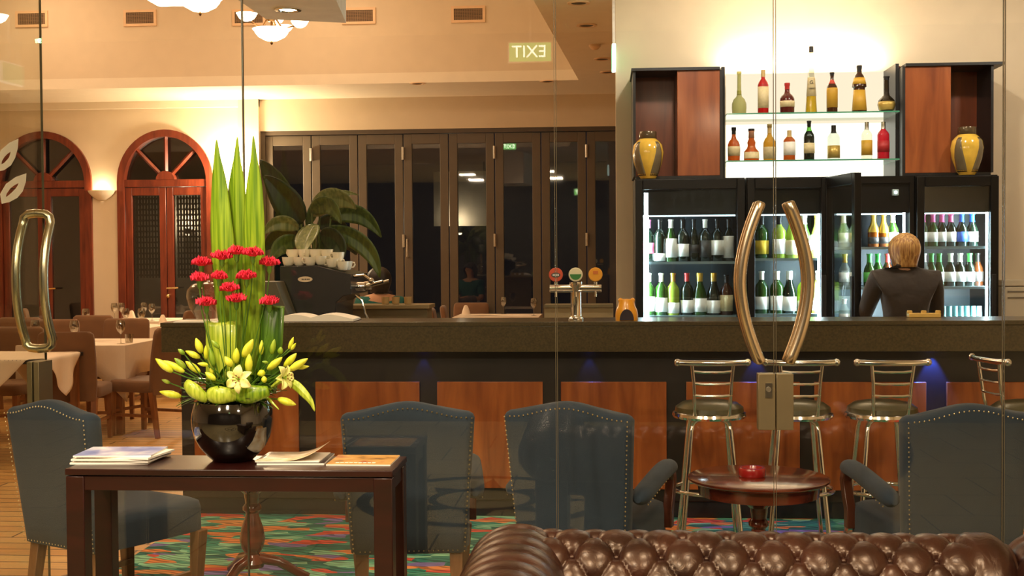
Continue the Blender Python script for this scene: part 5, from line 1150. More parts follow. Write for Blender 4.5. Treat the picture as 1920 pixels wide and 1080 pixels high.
blade(0, [(462, 745, 14, .04), (470, 640, 21, .02), (474, 520, 23, .01), (475, 410, 20, .0), (476, 345, 15, 0), (476, 295, 6, 0), (475, 255, .6, 0)], 0, 'tall_leaf', 'tall pointed green leaf, rightmost of the three tall leaves', LFA, grp=TLG)
# broad clipped leaves
def strip(pts3, wid, name, label, m, cat='leaf', grp=None, axis=Vector((0, 0, 1)), par=None):
    rs = [];  n = len(pts3)
    for i, p_ in enumerate(pts3):
        t_ = (pts3[min(i+1, n-1)]-pts3[max(0, i-1)]).normalized(); s_ = axis-t_*axis.dot(t_); s_.normalize(); w_ = wid[i] if isinstance(wid, list) else wid
        rs.append([p_+s_*w_*c_ for c_ in (-1, -.6, -.2, .2, .6, 1)])
    b0 = pts3[0].copy(); o = MB().rings(rs, close=False, cap=False).xf(Matrix.Translation(-b0)).ob(name, m, solid=.0013, smooth=60, loc=b0); return tag(o, label, cat, grp)
X_ = Vector((1, 0, 0))
fp = [V(415, 735, -.02), V(415, 690, -.03), V(415, 640, -.035), V(415, 612, -.035), V(415, 605, -.025), V(415, 604, -.005), V(415, 612, .008), V(415, 660, .01)]
strip(fp, 30*kv, 'folded_leaf', 'pale green leaf folded over in front of the tall leaves', LFB, axis=X_)
fp = [V(497, 735, -.0), V(503, 690, -.0), V(509, 640, -.005), V(512, 578, -.005), V(512, 573, .005), V(511, 580, .015), V(506, 660, .015)]
strip(fp, 22*kv, 'folded_leaf', 'dark green clipped leaf at the side of the tall leaves', LFD, axis=X_)
for (a_, b_, c_, w_, lb, mm2) in (((350, 719), (366, 737), (388, 748), 12, 'curled green leaf hugging the vase rim, leftmost loop', LFB), ((392, 740), (416, 742), (444, 741), 15, 'curled green leaf hugging the vase rim, middle loop', LFB), ((446, 741), (472, 741), (503, 733), 15, 'curled green leaf hugging the vase rim, loop below the open lily', LFA)):
    A, B2, C_ = V(*a_, -.10), V(*b_, -.13), V(*c_, -.10); rs = []
    for k in range(17):
        t_ = k/16; p_ = A*(1-t_)**2+B2*2*t_*(1-t_)+C_*t_*t_; d_ = ((B2-A)*(1-t_)+(C_-B2)*t_).normalized(); up_ = (Vector((0, 0, 1))-d_*d_.z).normalized(); out_ = up_.cross(d_) if up_.cross(d_).y < 0 else -up_.cross(d_)
        w2_ = w_*kv*(.75+.25*sin(pi*t_)**.5)*(1+.15*sin(5*t_))
        rs.append([p_+up_*w2_*cos(th)+out_*w2_*.62*sin(th) for th in [-.9+ (pi+1.8)*m_/12 for m_ in range(13)]])
    b0 = A.copy(); tag(MB().rings(rs, close=False, cap=False).xf(Matrix.Translation(-b0)).ob('looped_leaf', mm2, solid=.0013, smooth=60, loc=b0), lb, 'leaf', 'looped leaves on the vase rim')
# carnations
def carnation(px, py, wpx, label, dy, seed):
    rnd = random.Random(seed); c = V(px, py, dy); t = thing('carnation', label, 'flower', c, rnd.uniform(0, 6), 'red carnations in the arrangement')
    R_ = wpx*kv/2; q = MB()
    for layer in range(4):
        rl = R_*(1-.2*layer); n = 54
        f1, f2 = rnd.uniform(0, 6), rnd.uniform(0, 6)
        def fn(u, v, layer=layer, rl=rl, f1=f1, f2=f2):
            a = 2*pi*u; r = rl*(.1+.9*v); rf = v*v*(.006*sin(13*a+f1)+.004*sin(29*a+f2)); jag = 1+.06*v*sin(31*a+f2)+.07*v*sin(11*a+f1)
            return (r*jag*cos(a), r*jag*sin(a), -.018*(1-v)+layer*.0075+.012*v*(1-.3*layer)-.010*v*v+rf*1.3)
        q.grid(fn, n, 5)
    q.ob('petals', CARN, t, solid=.0008, smooth=180, recalc=False)
    MB().lathe([(0, -.040), (.004, -.040), (.0085, -.030), (.009, -.018), (.013, -.006), (0, -.004)], 12).ob('calyx', STM, t)
    rb = Vector((VX, YV, ZR-.03)); loc = rb-c; M_ = Matrix.Rotation(-t.rotation_euler.z, 3, 'Z'); e_ = M_ @ (loc*.97); e_.x *= .35+.5; 
    bend = M_ @ Vector((0, 0, -.12)); q = MB().tube([(0, 0, -.036), bend*.7+e_*.08, bend*.6+e_*.5, e_], .0022, 6); q.ob('stem', STM, t)
cl = [(378, 492, 36, 'leftmost carnation of the uppermost rows', -.02), (416, 480, 38, 'red carnation at the top left before the tall leaves', -.06), (444, 471, 32, 'small red carnation topmost between two others', -.05), (474, 474, 37, 'red carnation at the top before the rightmost tall leaf', -.06), (505, 492, 36, 'red carnation upper right beyond the tall leaves', -.01),
      (374, 521, 32, 'red carnation at far left in the second row', -.05), (411, 518, 28, 'small red carnation in the second row before the leaves', -.07), (462, 517, 36, 'tilted red carnation in the second row before the leaves', -.07), (431, 540, 34, 'red carnation alone in the third row', -.08),
      (387, 567, 36, 'lowest left red carnation beside the glass bowl', -.06), (443, 560, 36, 'lowest middle red carnation', -.08), (505, 565, 34, 'lowest right red carnation above the clipped dark leaf', -.04)]
for i, (px, py, w_, lb, dy) in enumerate(cl): carnation(px, py, w_+2, lb, dy, i)
# lilies: stems with buds
def C5(x, y): return (260+x/3.375, 560+y/3.375)
clusters = [
 ('lily stem with two small buds hanging low at far left', (30, -.02), [(145, 512, 200, 535, 26, 1), (130, 588, 270, 620, 52, 0)]),
 ('lily stem with long yellow buds reaching far left', (20, -.06), [(105, 378, 215, 465, 52, 0), (155, 390, 290, 465, 48, 0), (225, 375, 300, 440, 40, 1), (248, 318, 290, 352, 30, 1)]),
 ('lily stem with upright buds left of the folded leaf', (0, -.05), [(295, 330, 390, 375, 42, 0), (362, 248, 398, 345, 50, 0), (425, 295, 428, 385, 32, 0), (450, 310, 475, 430, 42, 1), (295, 395, 390, 470, 48, 0)]),
 ('lily stem with green buds in front of the folded leaf', (0, -.1), [(460, 262, 512, 315, 32, 1), (420, 465, 488, 515, 42, 0), (455, 432, 465, 480, 28, 0), (545, 365, 590, 430, 50, 0), (372, 410, 440, 420, 30, 0)]),
 ('lily stem with three large buds above the open lily', (0, -.08), [(620, 310, 615, 410, 50, 0), (725, 255, 660, 370, 60, 0), (700, 345, 695, 470, 52, 0)]),
 ('lily stem with slim upright buds at the upper right', (0, -.03), [(780, 262, 775, 355, 34, 0), (860, 255, 840, 350, 40, 1), (980, 242, 950, 320, 30, 0), (995, 280, 965, 325, 24, 0), (900, 305, 895, 350, 38, 1)]),
 ('lily stem with fat yellow buds reaching right', (0, -.06), [(910, 370, 815, 450, 50, 0), (1000, 345, 920, 430, 48, 0), (1072, 378, 950, 455, 52, 0), (1080, 428, 1000, 440, 28, 0)]),
 ('lily stem with short round buds right of the open lily', (0, -.11), [(750, 480, 800, 465, 48, 0), (792, 490, 797, 530, 38, 0), (780, 398, 820, 405, 20, 1)]),
 ('lily stem with a single long bud drooping low at right', (0, -.05), [(997, 672, 880, 635, 52, 0)]),
]
rnd = random.Random(3)
for lb, (ox_, dy), buds in clusters:
    t = thing('lily_stem', lb, 'lily', (VX, YV, ZR-.02), 0, 'lily stems in the vase'); o0 = t.location
    ends = []
    for (tx_, ty_, bx_, by_, w_, g) in buds:
        dd = dy+rnd.uniform(-.02, .02); T_ = V(*C5(tx_, ty_), dd)-o0; B_ = V(*C5(bx_, by_), dd+.01)-o0; T_ = B_+(T_-B_); d_ = T_-B_; ln = d_.length; r_ = w_/3.375*kv/2*1.02
        zax = d_.normalized(); q = MB().lathe([(0, 0), (.45*r_, .03*ln), (.80*r_, .18*ln), (r_, .42*ln), (.90*r_, .60*ln), (.56*r_, .82*ln), (.22*r_, .95*ln), (0, ln)], 12)
        for i_, p_ in enumerate(q.v): a_ = atan2(p_[1], p_[0]); s_ = 1-.07*(1+cos(3*a_))*.5*1.2; q.v[i_] = (p_[0]*s_, p_[1]*s_, p_[2])
        q.xf(Matrix.Translation(B_) @ zax.to_track_quat('Z', 'Y').to_matrix().to_4x4()); q.ob('lily_bud', BUDG if g else BUD, t, smooth=60); ends.append((B_, zax))
    mid = sum((e_[0] for e_ in ends), Vector())/len(ends); hub_ = mid*.55+Vector((0, 0, .01))
    q = MB().tube([(mid.x*.15, 0, -.06), hub_*.5+Vector((0, 0, -.01)), hub_], .0035, 6); q.ob('stem', STM, t)
    q = MB()
    for B_, z_ in ends: q.tube([hub_, hub_.lerp(B_, .6)-z_*.01, B_+z_*.003], .0022, 6)
    q.ob('bud_stalks', STM, t)
    q = MB()
    for k in range(14):
        st = hub_*rnd.uniform(.3, 1.0); dr = Vector((rnd.uniform(-1, 1)+mid.x*6, rnd.uniform(-1, .2), rnd.uniform(-.2, .9))).normalized(); ln = rnd.uniform(.06, .11); sd = dr.cross(Vector((0, 0, 1))).normalized()
        rs = []
        for j in range(7): u = j/6; p_ = st+dr*ln*u+Vector((0, 0, -.02*u*u)); w_ = .008*sin(pi*min(1, u*.9+.08)); rs.append([p_-sd*w_, p_+Vector((0, 0, -.001)), p_+sd*w_])
        q.rings(rs, close=False, cap=False)
    q.ob('narrow_leaves', LFD, t, solid=.0007)
# open lilies
def open_lily(center, axis, R_, label, n=6, spread=.9, tilt=0):
    t = thing('open_lily', label, 'lily', center, 0, 'open lilies'); rot = Vector(axis).normalized().to_track_quat('Z', 'Y').to_matrix().to_4x4()
    for k in range(n):
        a0 = 2*pi*k/n+tilt; wid = .34*R_ if k % 2 == 0 else .26*R_
        def fn(u, v): 
            r = R_*u; z = R_*.55*(1-(1-u)**1.6)-R_*.55*u**3*spread; w_ = wid*sin(pi*min(1, u*.93+.05))**.8*(v-.5)*2; zz = z+abs(w_)*.35
            return (r*cos(a0)-w_*sin(a0), r*sin(a0)+w_*cos(a0), zz-.006)
        MB().grid(fn, 12, 6).xf(rot).ob('petal', PET, t, solid=.0012, smooth=180)
    q = MB()
    for k in range(6): a0 = 2*pi*k/6+.5; q.tube([(0, 0, 0), (.10*R_*cos(a0), .10*R_*sin(a0), .25*R_), (.24*R_*cos(a0), .24*R_*sin(a0), .62*R_)], .0013, 5)
    q.xf(rot).ob('filaments', BUDG, t)
    for k in range(6): a0 = 2*pi*k/6+.5; MB().ball((.24*R_*cos(a0), .24*R_*sin(a0), .64*R_), .0032, 6, .6).xf(rot).ob('anther', mat('anther_brown', rgb(120, 70, 30), .7), t)
    e_ = Vector((VX, YV, ZR-.03))-Vector(center); MB().tube([(0, 0, 0), Vector(axis).normalized()*-.03, e_*.6, e_], .003, 6).ob('stem', STM, t)
open_lily(V(*C5(635, 510), -.15), (-.05, -1, .12), .050, 'wide open pale yellow lily facing out over the vase rim', tilt=pi/2)
open_lily(V(*C5(915, 500), -.10), (.9, -.45, .15), .046, 'half open pale lily at the right seen from its side', spread=.5)
blade(0, [(500, 735, 2, -.03), (530, 712, 5, -.06), (553, 722, 9, -.08), (570, 738, 8, -.09), (583, 754, 5, -.09), (590, 771, .6, -.09)], 0, 'drooping_leaf', 'narrow green leaf drooping at the right of the vase', LFB)
blade(0, [(490, 738, 2, -.04), (505, 750, 3, -.08), (523, 768, .6, -.1)], 0, 'drooping_leaf', 'thin short leaf hanging over the right side of the vase rim', LFB)
# filler foliage inside the vase mouth
q = MB(); 
for k in range(90):
    a_ = rnd.uniform(0, 2*pi); el_ = rnd.uniform(.35, 1.1); dr = Vector((cos(a_)*cos(el_), sin(a_)*cos(el_), sin(el_))); ln = rnd.uniform(.07, .15); sd = dr.cross(Vector((0, 0, 1))).normalized(); st = Vector((cos(a_), sin(a_), 0))*rnd.uniform(.02, .07); rs = []
    for j in range(7): u = j/6; p_ = st+dr*ln*u+Vector((0, 0, -.03*u*u)); w_ = .009*sin(pi*min(1, u*.9+.08)); rs.append([p_-sd*w_, p_+Vector((0, 0, -.0015)), p_+sd*w_])
    q.rings(rs, close=False, cap=False)
o = q.ob('filler_foliage', LFD, solid=.0007, loc=(VX, YV, ZR-.01)); tag(o, 'dense short dark green foliage filling the vase mouth', 'foliage', kind='stuff')
# ================================================================== dining room furniture
BRF = mat('brown_chair_fabric', rgb(116, 78, 46), .8, sheen=.2, var=.08); DLG = wood('dining_leg_wood', rgb(120, 70, 34), rgb(160, 100, 54), .4, .2); DKT = mat('dark_table_edge', rgb(30, 24, 24), .4)
CLO = mat('white_linen', rgb(238, 218, 196), .85, var=.03, bump=.1, bs=80)
def make_dchair(H_=.92):
    t = thing('dining_chair', '', 'chair')
    rs = []
    for z, ins, yy in ((.36, .01, -.20), (.5, 0, -.205), (.7, 0, -.225), (.86, .003, -.25), (.90, .010, -.256), (H_, .035, -.26)):
        rs.append([((.225-ins)*(abs(cos(a))**.35)*(1 if cos(a) > 0 else -1), yy+(.035-ins*.5)*(abs(sin(a))**.35)*(1 if sin(a) > 0 else -1), z) for a in [2*pi*k/28+.05 for k in range(28)]])
    MB().rings(rs).ob('backrest', BRF, t, smooth=60)
    rs = []
    for z, ins in ((.38, .008), (.39, 0), (.46, 0), (.475, .012), (.48, .04)): rs.append([((.235-ins)*(abs(cos(a))**.3)*(1 if cos(a) > 0 else -1), .03+(.235-ins)*(abs(sin(a))**.3)*(1 if sin(a) > 0 else -1), z) for a in [2*pi*k/28+.05 for k in range(28)]])
    MB().rings(rs).ob('seat', BRF, t, smooth=60)
    for sx in (-1, 1):
        MB().frustum((sx*.20, .225, 0), .016, .016, (sx*.20, .22, .385), .022, .022).ob('leg', DLG, t); MB().frustum((sx*.20, -.245, 0), .016, .016, (sx*.20, -.19, .385), .022, .022).ob('leg', DLG, t)
        MB().box(sx*.2-.009, sx*.2+.009, -.22, .22, .17, .195).ob('stretcher', DLG, t)
    MB().box(-.2, .2, .21, .228, .2, .225).ob('stretcher', DLG, t)
    return t
dch = make_dchair(); usedc = [False]
def pchair(px, y, rz, label):
    loc = (at(px, 620, Y=y).x, y, 0)
    if not usedc[0]: dch.location = loc; dch.rotation_euler = (0, 0, rz); dch['label'] = label; dch['group'] = 'brown upholstered dining chairs'; usedc[0] = True; return dch
    return dup(dch, loc, rz, label, 'brown upholstered dining chairs')
def dtable(px, y, w_, d_, label, rz=0, drop=.26, z=.76, turned=0):
    loc = (at(px, 640, Y=y).x, y, 0); t = thing('dining_table', 'dark square table '+label, 'table', loc, rz, 'dining tables')
    MB().box(-w_/2, w_/2, -d_/2, d_/2, z-.03, z).ob('table_top', DKT, t, bev=.004)
    for sx in (-1, 1):
        for sy in (-1, 1): MB().box(sx*(w_/2-.06)-.028, sx*(w_/2-.06)+.028, sy*(d_/2-.06)-.028, sy*(d_/2-.06)+.028, 0, z-.03).ob('leg', DLG, t)
    if turned:                                            # square cloth laid cornerwise, its corners hanging over the edges
        def dr(u, v):
            a, b2 = (u-.5)*turned, (v-.5)*turned; x, y2 = (a-b2)*.7071, (a+b2)*.7071; ex, ey = max(0, abs(x)-w_/2), max(0, abs(y2)-d_/2)
            return ((w_/2+.008+.05*ex+.02*sin(y2*22)*ex/.2)*(1 if x > 0 else -1) if ex > 0 else x, (d_/2+.008+.05*ey+.02*sin(x*22)*ey/.2)*(1 if y2 > 0 else -1) if ey > 0 else y2, z+.004-ex-ey)
        o = MB().grid(dr, 48, 48).ob('tablecloth', CLO, loc=loc, rz=rz, solid=.002, smooth=80); tag(o, 'white cloth laid cornerwise on the table '+label, 'tablecloth', 'white tablecloths'); return loc
    # cloth
    e = .012; n = 40
    def per(s, hw, hd, k):
        a = 2*pi*k/n; c, s_ = cos(a), sin(a); m_ = max(abs(c), abs(s_)); return (hw*c/m_, hd*s_/m_)
    rs = []
    for hz, grow in ((0.004, 0), (0.004, 1), (-.02, 1.15), (-drop*.5, 1.25), (-drop, 1.5)):
        ring = []
        for k in range(n):
            x, y2 = per(0, w_/2, d_/2, k)
            if grow == 0: x, y2 = x*.02, y2*.02
            else:
                wv_ = (e+ (.012*sin(k*2.4)+.008*sin(k*1.1))*(-hz/drop if hz < 0 else 0)); x *= 1+2*(e*grow+wv_*.5)/w_; y2 *= 1+2*(e*grow+wv_*.5)/d_
            cor = abs(x/(w_/2))*abs(y2/(d_/2)); zz = z+hz-(drop*.75*max(0, cor-.6)/.5 if hz < -.1 else 0)
            ring.append((x, y2, zz))
        rs.append(ring)
    o = MB().rings(rs, cap=False).ob('tablecloth', CLO, loc=loc, rz=rz, solid=.002, smooth=60); tag(o, 'white cloth draped over the table '+label, 'tablecloth', 'white tablecloths')
    return loc
T1 = dtable(172, 10.55, .92, .85, 'beside the big brown chair behind the door handle')
T2 = dtable(20, 9.1, .82, .8, 'closest to the open glass door', turned=1.02)
T3 = dtable(215, 13.0, 1.0, .8, 'in the middle row before the arched doors')
T4 = dtable(285, 14.4, 1.0, .8, 'right in front of the lattice arched door')
T5 = dtable(935, 14.3, .95, .8, 'behind the bar before the bifold windows', z=.80)
T6 = dtable(1030, 13.2, .8, .7, 'behind the bar next to the beer tap', z=.78)
T7 = dtable(5, 12.6, .95, .8, 'in the middle row at far left')
cc = [(142, 9.72, .12, 'brown dining chair with its back to the glass, overlapping the draped cloth'), (278, 10.2, 1.25, 'largest brown dining chair, seen from its side beside the vase flowers'),
      (88, 11.2, pi+.1, 'brown chair back seen through the loop of the door handle'), (151, 12.0, pi-.1, 'brown dining chair behind the middle wine glass'), (221, 11.35, pi+.05, 'brown dining chair behind the wine glass left of the large chair'),
      (124, 14.85, -1.3, 'small light brown chair below the dim arched door'), (90, 14.0, -1.2, 'small light brown chair just right of the door handle loop'),
      (338, 13.5, 1.2, 'brown dining chair with napkin before the lattice arched door'), (14, 11.6, pi, 'brown chair at the left frame edge behind the door handle'), (8, 9.95, pi, 'brown chair low at the left frame edge'),
      (880, 15.0, pi, 'orange brown chair back before the bifold windows'), (836, 12.9, -1.5, 'leftmost of three rounded chair backs just above the bar'), (853, 13.6, -1.5, 'middle of three rounded chair backs just above the bar'), (872, 14.35, -1.5, 'rightmost of three rounded chair backs just above the bar')]
for a_ in cc: pchair(*a_)
# wine glasses
WG = pane('wine_glass_clear', (.88, .86, .80), .22, .05, .8); wgm = None
WPR = [(0, 0), (.036, 0), (.036, .002), (.006, .008), (.0035, .02), (.0035, .085), (.012, .095), (.030, .115), (.040, .145), (.039, .175), (.032, .205), (.0305, .205), (.037, .175), (.038, .145), (.028, .117), (.006, .098), (0, .096)]
glasses = [(60, 588, 10.35, 'wine glass inside the loop of the door handle'), (139, 612, 10.3, 'wine glass beside the chair back nearest the door handle'), (226, 610, 10.3, 'wine glass right of the middle chair backs'), (161, 578, 12.75, 'wine glass below the dim arched door'), (228, 566, 14.4, 'wine glass far back beside the lattice arched door frame'), (270, 562, 14.4, 'tall wine glass against the dark lattice door'), (285, 598, 12.7, 'wine glass above the largest dining chair'), (212, 572, 14.3, 'faint wine glass left of the white napkins'), (945, 565, 14.7, 'wine glass on the table behind the bar'), (1010, 568, 14.2, 'wine glass on the table nearest the beer tap'), (236, 583, 12.8, 'wine glass on the middle row table near its cloth edge'), (275, 577, 13.9, 'wine glass just left of the napkin chair')]
zt_of = {10.35: .764, 10.3: .764, 12.75: .764, 14.4: .764, 12.7: .764, 14.3: .764, 14.7: .804, 14.2: .784, 12.8: .764, 13.9: .764}
for px, py, y, lb in glasses:
    tb_ = min((T1, T2, T3, T4, T5, T6, T7), key=lambda L_: abs(L_[1]-y)+abs(L_[0]-at(px, 600, Y=y).x)); x = max(tb_[0]-.42, min(tb_[0]+.42, at(px, 600, Y=y).x)); yy = max(tb_[1]-.33, min(tb_[1]+.33, y)); z = .764+(.04 if tb_ is T5 else .02 if tb_ is T6 else 0)
    loc = (x, yy, z)
    if wgm is None: wgm = tag(MB().lathe(WPR, 20).ob('wine_glass', WG, loc=loc), lb, 'wine glass', 'wine glasses on the dining tables')
    else: o = wgm.copy(); COL.objects.link(o); o.location = loc; o['label'] = lb
# tumblers and napkins
for px, y, lb, tb_ in ((103, 10.3, 'short tumbler just right of the door handle loop', T1), (258, 10.4, 'short tumbler next to the large dining chair', T1)):
    o = MB().lathe([(0, 0), (.032, 0), (.036, .08), (.034, .08), (.030, .006), (0, .005)], 18).ob('tumbler', WG, loc=(max(tb_[0]-.4, min(tb_[0]+.4, at(px, 600, Y=y).x)), y, .764)); tag(o, lb, 'glass')
for px, y, z, lb in ((247, 14.45, .764, 'folded white napkin standing below the lattice arched door'), (322, 13.35, .764, 'white napkin peak beside the lattice arched door edge'), (175, 12.85, .764, 'white napkin on the middle row table'), (800+25, 14.65, .804, 'pale folded napkin at the table end behind the bar')):
    tb_ = min((T1, T3, T4, T5), key=lambda L_: abs(L_[1]-y)+abs(L_[0]-at(px, 600, Y=y).x)); x = max(tb_[0]-.42, min(tb_[0]+.42, at(px, 600, Y=y).x))
    q = MB().rings([[(.055*cos(a)*f_, .03*sin(a)*f_, h_) for a in [2*pi*k/12 for k in range(12)]] for h_, f_ in ((0, 1), (.04, .8), (.09, .5), (.11, .25))]); o = q.ob('napkin', CLO, loc=(x, max(tb_[1]-.33, min(tb_[1]+.33, y)), z)); tag(o, lb, 'napkin')
# seated diner beyond the coffee machine
p0 = at(712, 560, Y=11.4); dn = thing('person', 'seated person with dark hair in a teal top beyond the coffee machine', 'person', (p0.x, 11.4, 0), .5); dn.scale = (1.1,)*3
J = [((0, 0, .52), .15, .12), ((0, 0, .70), .13, .10), ((0, 0, .88), .15, .10), ((0, 0, .98), .11, .08), ((0, .01, 1.05), .05), ((0, .015, 1.10), .05), ((0, .02, 1.18), .07, .09), ((0, .02, 1.24), .055, .065)]; E = [(i, i+1) for i in range(7)]
for s_ in (-1, 1):
    a_ = addj((s_*.17, 0, .98), .055, 3); a_ = addj((s_*.22, .06, .75), .038, a_); a_ = addj((s_*.14, .28, .78), .024, a_); a_ = addj((s_*.12, .35, .785), .026, a_, .014)
    for off in (-.024, -.008, .008, .024): i_ = addj((s_*.12+off, .39, .785), .008, a_); addj((s_*.12+off, .43, .775), .007, i_)
    i_ = addj((s_*.12-s_*.035, .36, .785), .009, a_); addj((s_*.12-s_*.05, .39, .78), .008, i_)
    a_ = addj((s_*.10, .12, .50), .085, 0); a_ = addj((s_*.11, .44, .50), .06, a_); a_ = addj((s_*.11, .44, .10), .038, a_); addj((s_*.11, .55, .045), .034, a_, .026)
skinned('body', J, E, SKIN, dn)
q = MB().ball((0, .115, 1.165), .013, 8, 1.4)
for s_ in (-1, 1): q.ball((s_*.076, .02, 1.165), .014, 8, 1.5)
q.ob('ears_and_nose', SKIN, dn)
SJ = [((0, 0, .50), .16, .13), ((0, 0, .70), .15, .12), ((0, 0, .87), .165, .12), ((0, 0, .97), .125, .095), ((0, .0, 1.03), .06, .06)]; SE_ = [(0, 1), (1, 2), (2, 3), (3, 4)]
for s_ in (-1, 1):
    for k_, (p_, r) in enumerate((((s_*.17, 0, .975), .068), ((s_*.20, .03, .86), .058), ((s_*.215, .05, .79), .05))): SJ.append((p_, r, r)); SE_.append((3 if k_ == 0 else len(SJ)-2, len(SJ)-1))
skinned('top', SJ, SE_, mat('teal_cloth', rgb(24, 100, 96), .8), dn)
MB().grid(lambda u, v: (lambda h: (h[0]*1.05, h[1], h[2]-.352))(hair_pt(u, v)), 40, 16).ob('hair', mat('dark_hair', rgb(26, 18, 14), .5), dn, smooth=180, solid=.012)
dup(dch, (p0.x, 11.4, 0), .5, 'dining chair the seated person in teal sits on', 'brown upholstered dining chairs')

# ================================================================== large leaved plant beyond the bar
PL1 = leaf_mat('plant_leaf_green', (52, 78, 28), (88, 112, 44), 25, .4); PL2 = leaf_mat('plant_leaf_dark', (24, 44, 18), (44, 68, 28), 25, .4); PL3 = leaf_mat('plant_leaf_pale', (104, 120, 70), (146, 156, 100), 25, .35)
YPn = 9.6; kp = YPn/F; pb = at(590, 600, Y=YPn)
plant = thing('potted_plant', 'big potted plant with broad arching leaves beyond the coffee machine', 'plant', (pb.x, YPn, 0))
MB().lathe([(0, 0), (.16, 0), (.20, .38), (.215, .40), (.21, .42), (.19, .42), (.18, .38), (0, .36)], 28).ob('pot', mat('brown_plant_pot', rgb(80, 58, 40), .5), plant)
MB().lathe([(0, .36), (.182, .38), (0, .39)], 16).ob('soil', mat('soil', rgb(34, 24, 16), .9, var=.4, vs=40), plant)
base = Vector((0, 0, .5))
def pleaf(bx_, by_, tx_, ty_, mx2, my2, hw, m, dd=0, tw=0):
    """leaf from base pixel via mid to tip, half width hw px"""
    A, M_, T_ = at(bx_, by_, Y=YPn+dd*.5)-plant.location, at(mx2, my2, Y=YPn+dd)-plant.location, at(tx_, ty_, Y=YPn+dd*1.3)-plant.location; rs = []
    for i in range(15):
        t_ = i/14; p_ = A*(1-t_)**2+(M_*2-(A+T_)*.5)*2*t_*(1-t_)+T_*t_*t_; d_ = ((M_*2-(A+T_)*.5)-A)*(1-t_)+(T_-(M_*2-(A+T_)*.5))*t_; d_.normalize()
        s_ = d_.cross(Vector((sin(tw), cos(tw), .25))).normalized(); n_ = s_.cross(d_); w_ = hw*.86*kp*sin(pi*min(1, t_**.75*.97+.02))**.75
        rs.append([p_+s_*w_*c_+n_*w_*(.28*abs(c_))*(-1) for c_ in (-1, -.7, -.4, -.12, 0, .12, .4, .7, 1)])
    MB().rings(rs, close=False, cap=False).ob('leaf', m, plant, solid=.002, smooth=60)
    MB().tube([base.lerp(A, 0), base.lerp(A, .5)+Vector((0, 0, .08)), A], [.011, .009, .007], 6).ob('leaf_stalk', PL1, plant)
pleaf(556, 405, 488, 300, 520, 345, 26, PL2, .1); pleaf(565, 420, 495, 330, 535, 372, 34, PL2, -.1); pleaf(585, 405, 668, 392, 628, 372, 26, PL3, -.1, .3); pleaf(600, 380, 672, 366, 636, 362, 7, PL3, .2)
pleaf(575, 425, 600, 362, 590, 390, 12, PL1, .0); pleaf(590, 420, 570, 478, 575, 452, 26, PL3, -.3, .2); pleaf(620, 410, 715, 445, 672, 402, 22, PL1, .1); pleaf(610, 430, 712, 520, 680, 458, 22, PL1, .0)
pleaf(560, 430, 492, 440, 525, 418, 18, PL3, -.1); pleaf(560, 440, 494, 470, 524, 445, 22, PL2, .1); pleaf(600, 440, 640, 490, 630, 455, 26, PL2, -.1); pleaf(580, 440, 545, 480, 555, 455, 24, PL2, .2); pleaf(570, 430, 516, 412, 540, 395, 16, PL2, .2)
pleaf(595, 425, 655, 440, 625, 420, 24, PL2, .2); pleaf(585, 400, 640, 420, 615, 385, 20, PL1, -.2)
pleaf(605, 440, 668, 478, 648, 448, 24, PL2, .3); pleaf(560, 450, 510, 490, 528, 462, 20, PL1, -.2); pleaf(600, 450, 612, 498, 612, 470, 22, PL1, .1)
# small plant leaf reflection and outdoor planting seen at the windows' far right: yellow green sprig
# ================================================================== chandeliers and sconces
GLO = emis('lit_opal_glass', (1, .80, .50), 9); BRZ = mat('aged_brass', rgb(120, 86, 50), .35, .9)
def bowl(q, c, R_, H_):
    q.lathe([(0, -H_), (.35*R_, -.93*H_), (.7*R_, -.62*H_), (.86*R_, -.30*H_), (.88*R_, -.18*H_), (1.0*R_, 0), (.96*R_, 0), (.8*R_, -.25*H_), (.6*R_, -.55*H_), (0, -.8*H_)], 28, c); return q
def chandelier(px, py, y, Rb, arms, label, ztop=5.0, dz=.0):
    c = at(px, py, Y=y); t = thing('chandelier', label, 'chandelier', (c.x, c.y, c.z), 0, 'opal glass bowl chandeliers')
    bowl(MB(), (0, 0, 0), Rb, Rb*.62).ob('opal_bowl', GLO, t)
    MB().lathe([(0, -Rb*.62-.035), (.008, -Rb*.62-.03), (.014, -Rb*.62-.012), (.006, -Rb*.6), (0, -Rb*.6)], 12).ob('finial', BRZ, t)
    MB().tube([(0, 0, -.02), (0, 0, .3), (0, 0, ztop-c.z)], .012, 8).ob('rod', BRZ, t)
    MB().lathe([(0, 0), (.03, .01), (.045, .05), (.02, .10), (.035, .16), (.012, .22), (0, .22)], 16, (0, 0, .06)).ob('hub', BRZ, t)
    for (dx, dy, dz_, r) in arms:
        a = MB().tube([(0, 0, .16), (dx*.4, dy*.4, .0), (dx*.85, dy*.85, .02+dz_*.3), (dx, dy, dz_-r*.62)], .009, 8).ob('arm', BRZ, t)
        bowl(MB(), (dx, dy, dz_), r, r*.75).ob('opal_cup', GLO, a)
    lamp('POINT', (c.x, c.y, c.z+.35), 34, WARM, .15); return t
kc = 11/F
chandelier(509, 55, 11, 36*kc, [(-40*kc, -.12, 26*kc, 20*kc), (52*kc, .05, 16*kc, 17*kc), (12*kc, .25, 16*kc, 17*kc), (-8*kc, .3, 34*kc, 17*kc)], 'chandelier with several glowing bowls beside the grey ceiling beam')
chandelier(375, -4, 10.2, 43*10.2/F, [(.30, .1, .22, .09), (-.30, .1, .22, .09)], 'chandelier with a large glowing bowl cut by the top of the frame')
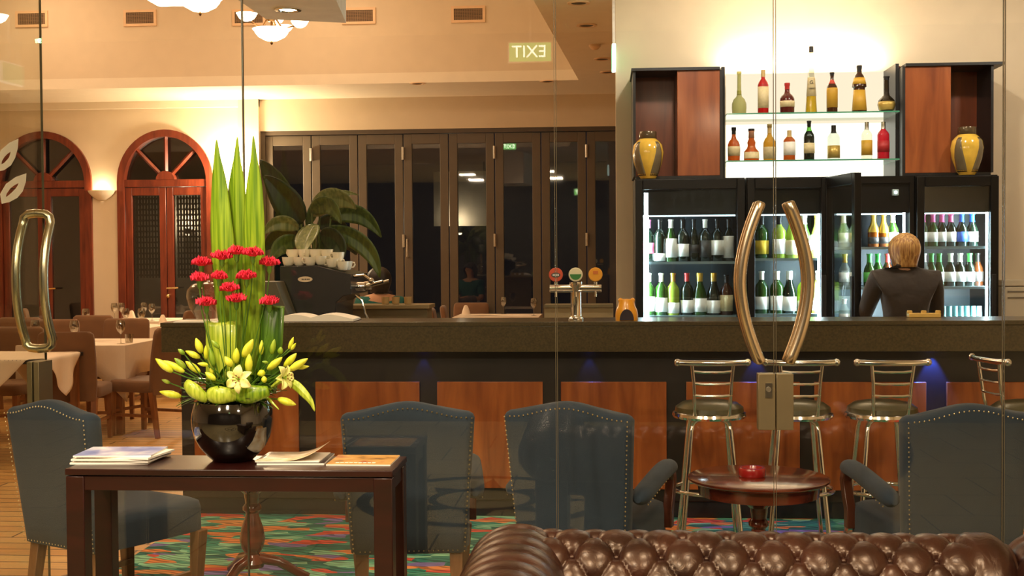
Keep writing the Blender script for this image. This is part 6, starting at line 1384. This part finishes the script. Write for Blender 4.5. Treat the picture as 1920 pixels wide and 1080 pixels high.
chandelier(-75, 60, 10.8, 38*kc, [(85*kc, -.1, 26*kc, 20*kc), (-.3, 0, .12, .1), (0, .3, .12, .1)], 'chandelier at the left frame edge with one glowing cup showing')
def sconce(px, py, label, lit=True):
    c = at(px, py, Y=YD); t = thing('wall_sconce', label, 'wall lamp', (c.x, YD, c.z), 0, 'half bowl plaster wall lamps')
    q = MB(); rs = []
    for z, r in ((-.10, .02), (-.085, .06), (-.04, .13), (.0, .17), (.03, .185), (.03, .17), (-.02, .12), (-.06, .04)): rs.append([(r*cos(pi+pi*k/14), r*.75*sin(pi+pi*k/14)-.001, z) for k in range(15)])
    q.rings(rs, close=False, cap=False).ob('half_bowl', mat('white_plaster_lamp', rgb(246, 232, 208), .6), t, solid=.006)
    if lit: lamp('POINT', (c.x, YD-.10, c.z+.06), 4, (1, .8, .5), .05)
    return t
sconce(192, 362, 'white half bowl wall lamp between the two arched doors', True)
sconce(434, 352, 'white half bowl wall lamp behind the tall green leaves', False)
lamp('POINT', (at(440, 340, Y=YD-.22).x, YD-.25, at(440, 330, Y=YD).z), 170, (1, .80, .52), .10)

# terrace outside: a pale screen wall with an up and down lamp, seen through the lattice door; second screen and lamp added to stand in for a reflection in the bifold
for px, py, w_, h0, h1, e, lb in ((352, 432, 1.5, .0, 2.5, 16, 'outdoor wall lamp on the pale screen beyond the lattice door'), (862, 430, .75, 1.93, 2.7, 8, 'small lamp added beyond the bifold windows, standing in for a reflected lamp')):
    yy = YD+1.9; c = at(px, py, Y=yy)
    sc = struct(MB().box(c.x-w_/2, c.x+w_/2, yy+.06, yy+.16, h0, h1).ob('wall_screen', mat('terrace_wall_paint', rgb(190, 184, 165), .8), smooth=0))
    t = thing('lamp_beyond_glazing', lb, 'wall lamp', (c.x, yy, c.z))
    MB().lathe([(.03, -.05), (.05, -.05), (.055, .03), (.03, .03)], 16).ob('lamp_body', BLACK, t); MB().ball((0, 0, -.045), .035, 10).ob('bulb', emis('small_bulb', (1, .8, .5), 6), t)
    lamp('POINT', (c.x, yy-.09, c.z+.12), e, WARM2, .04)
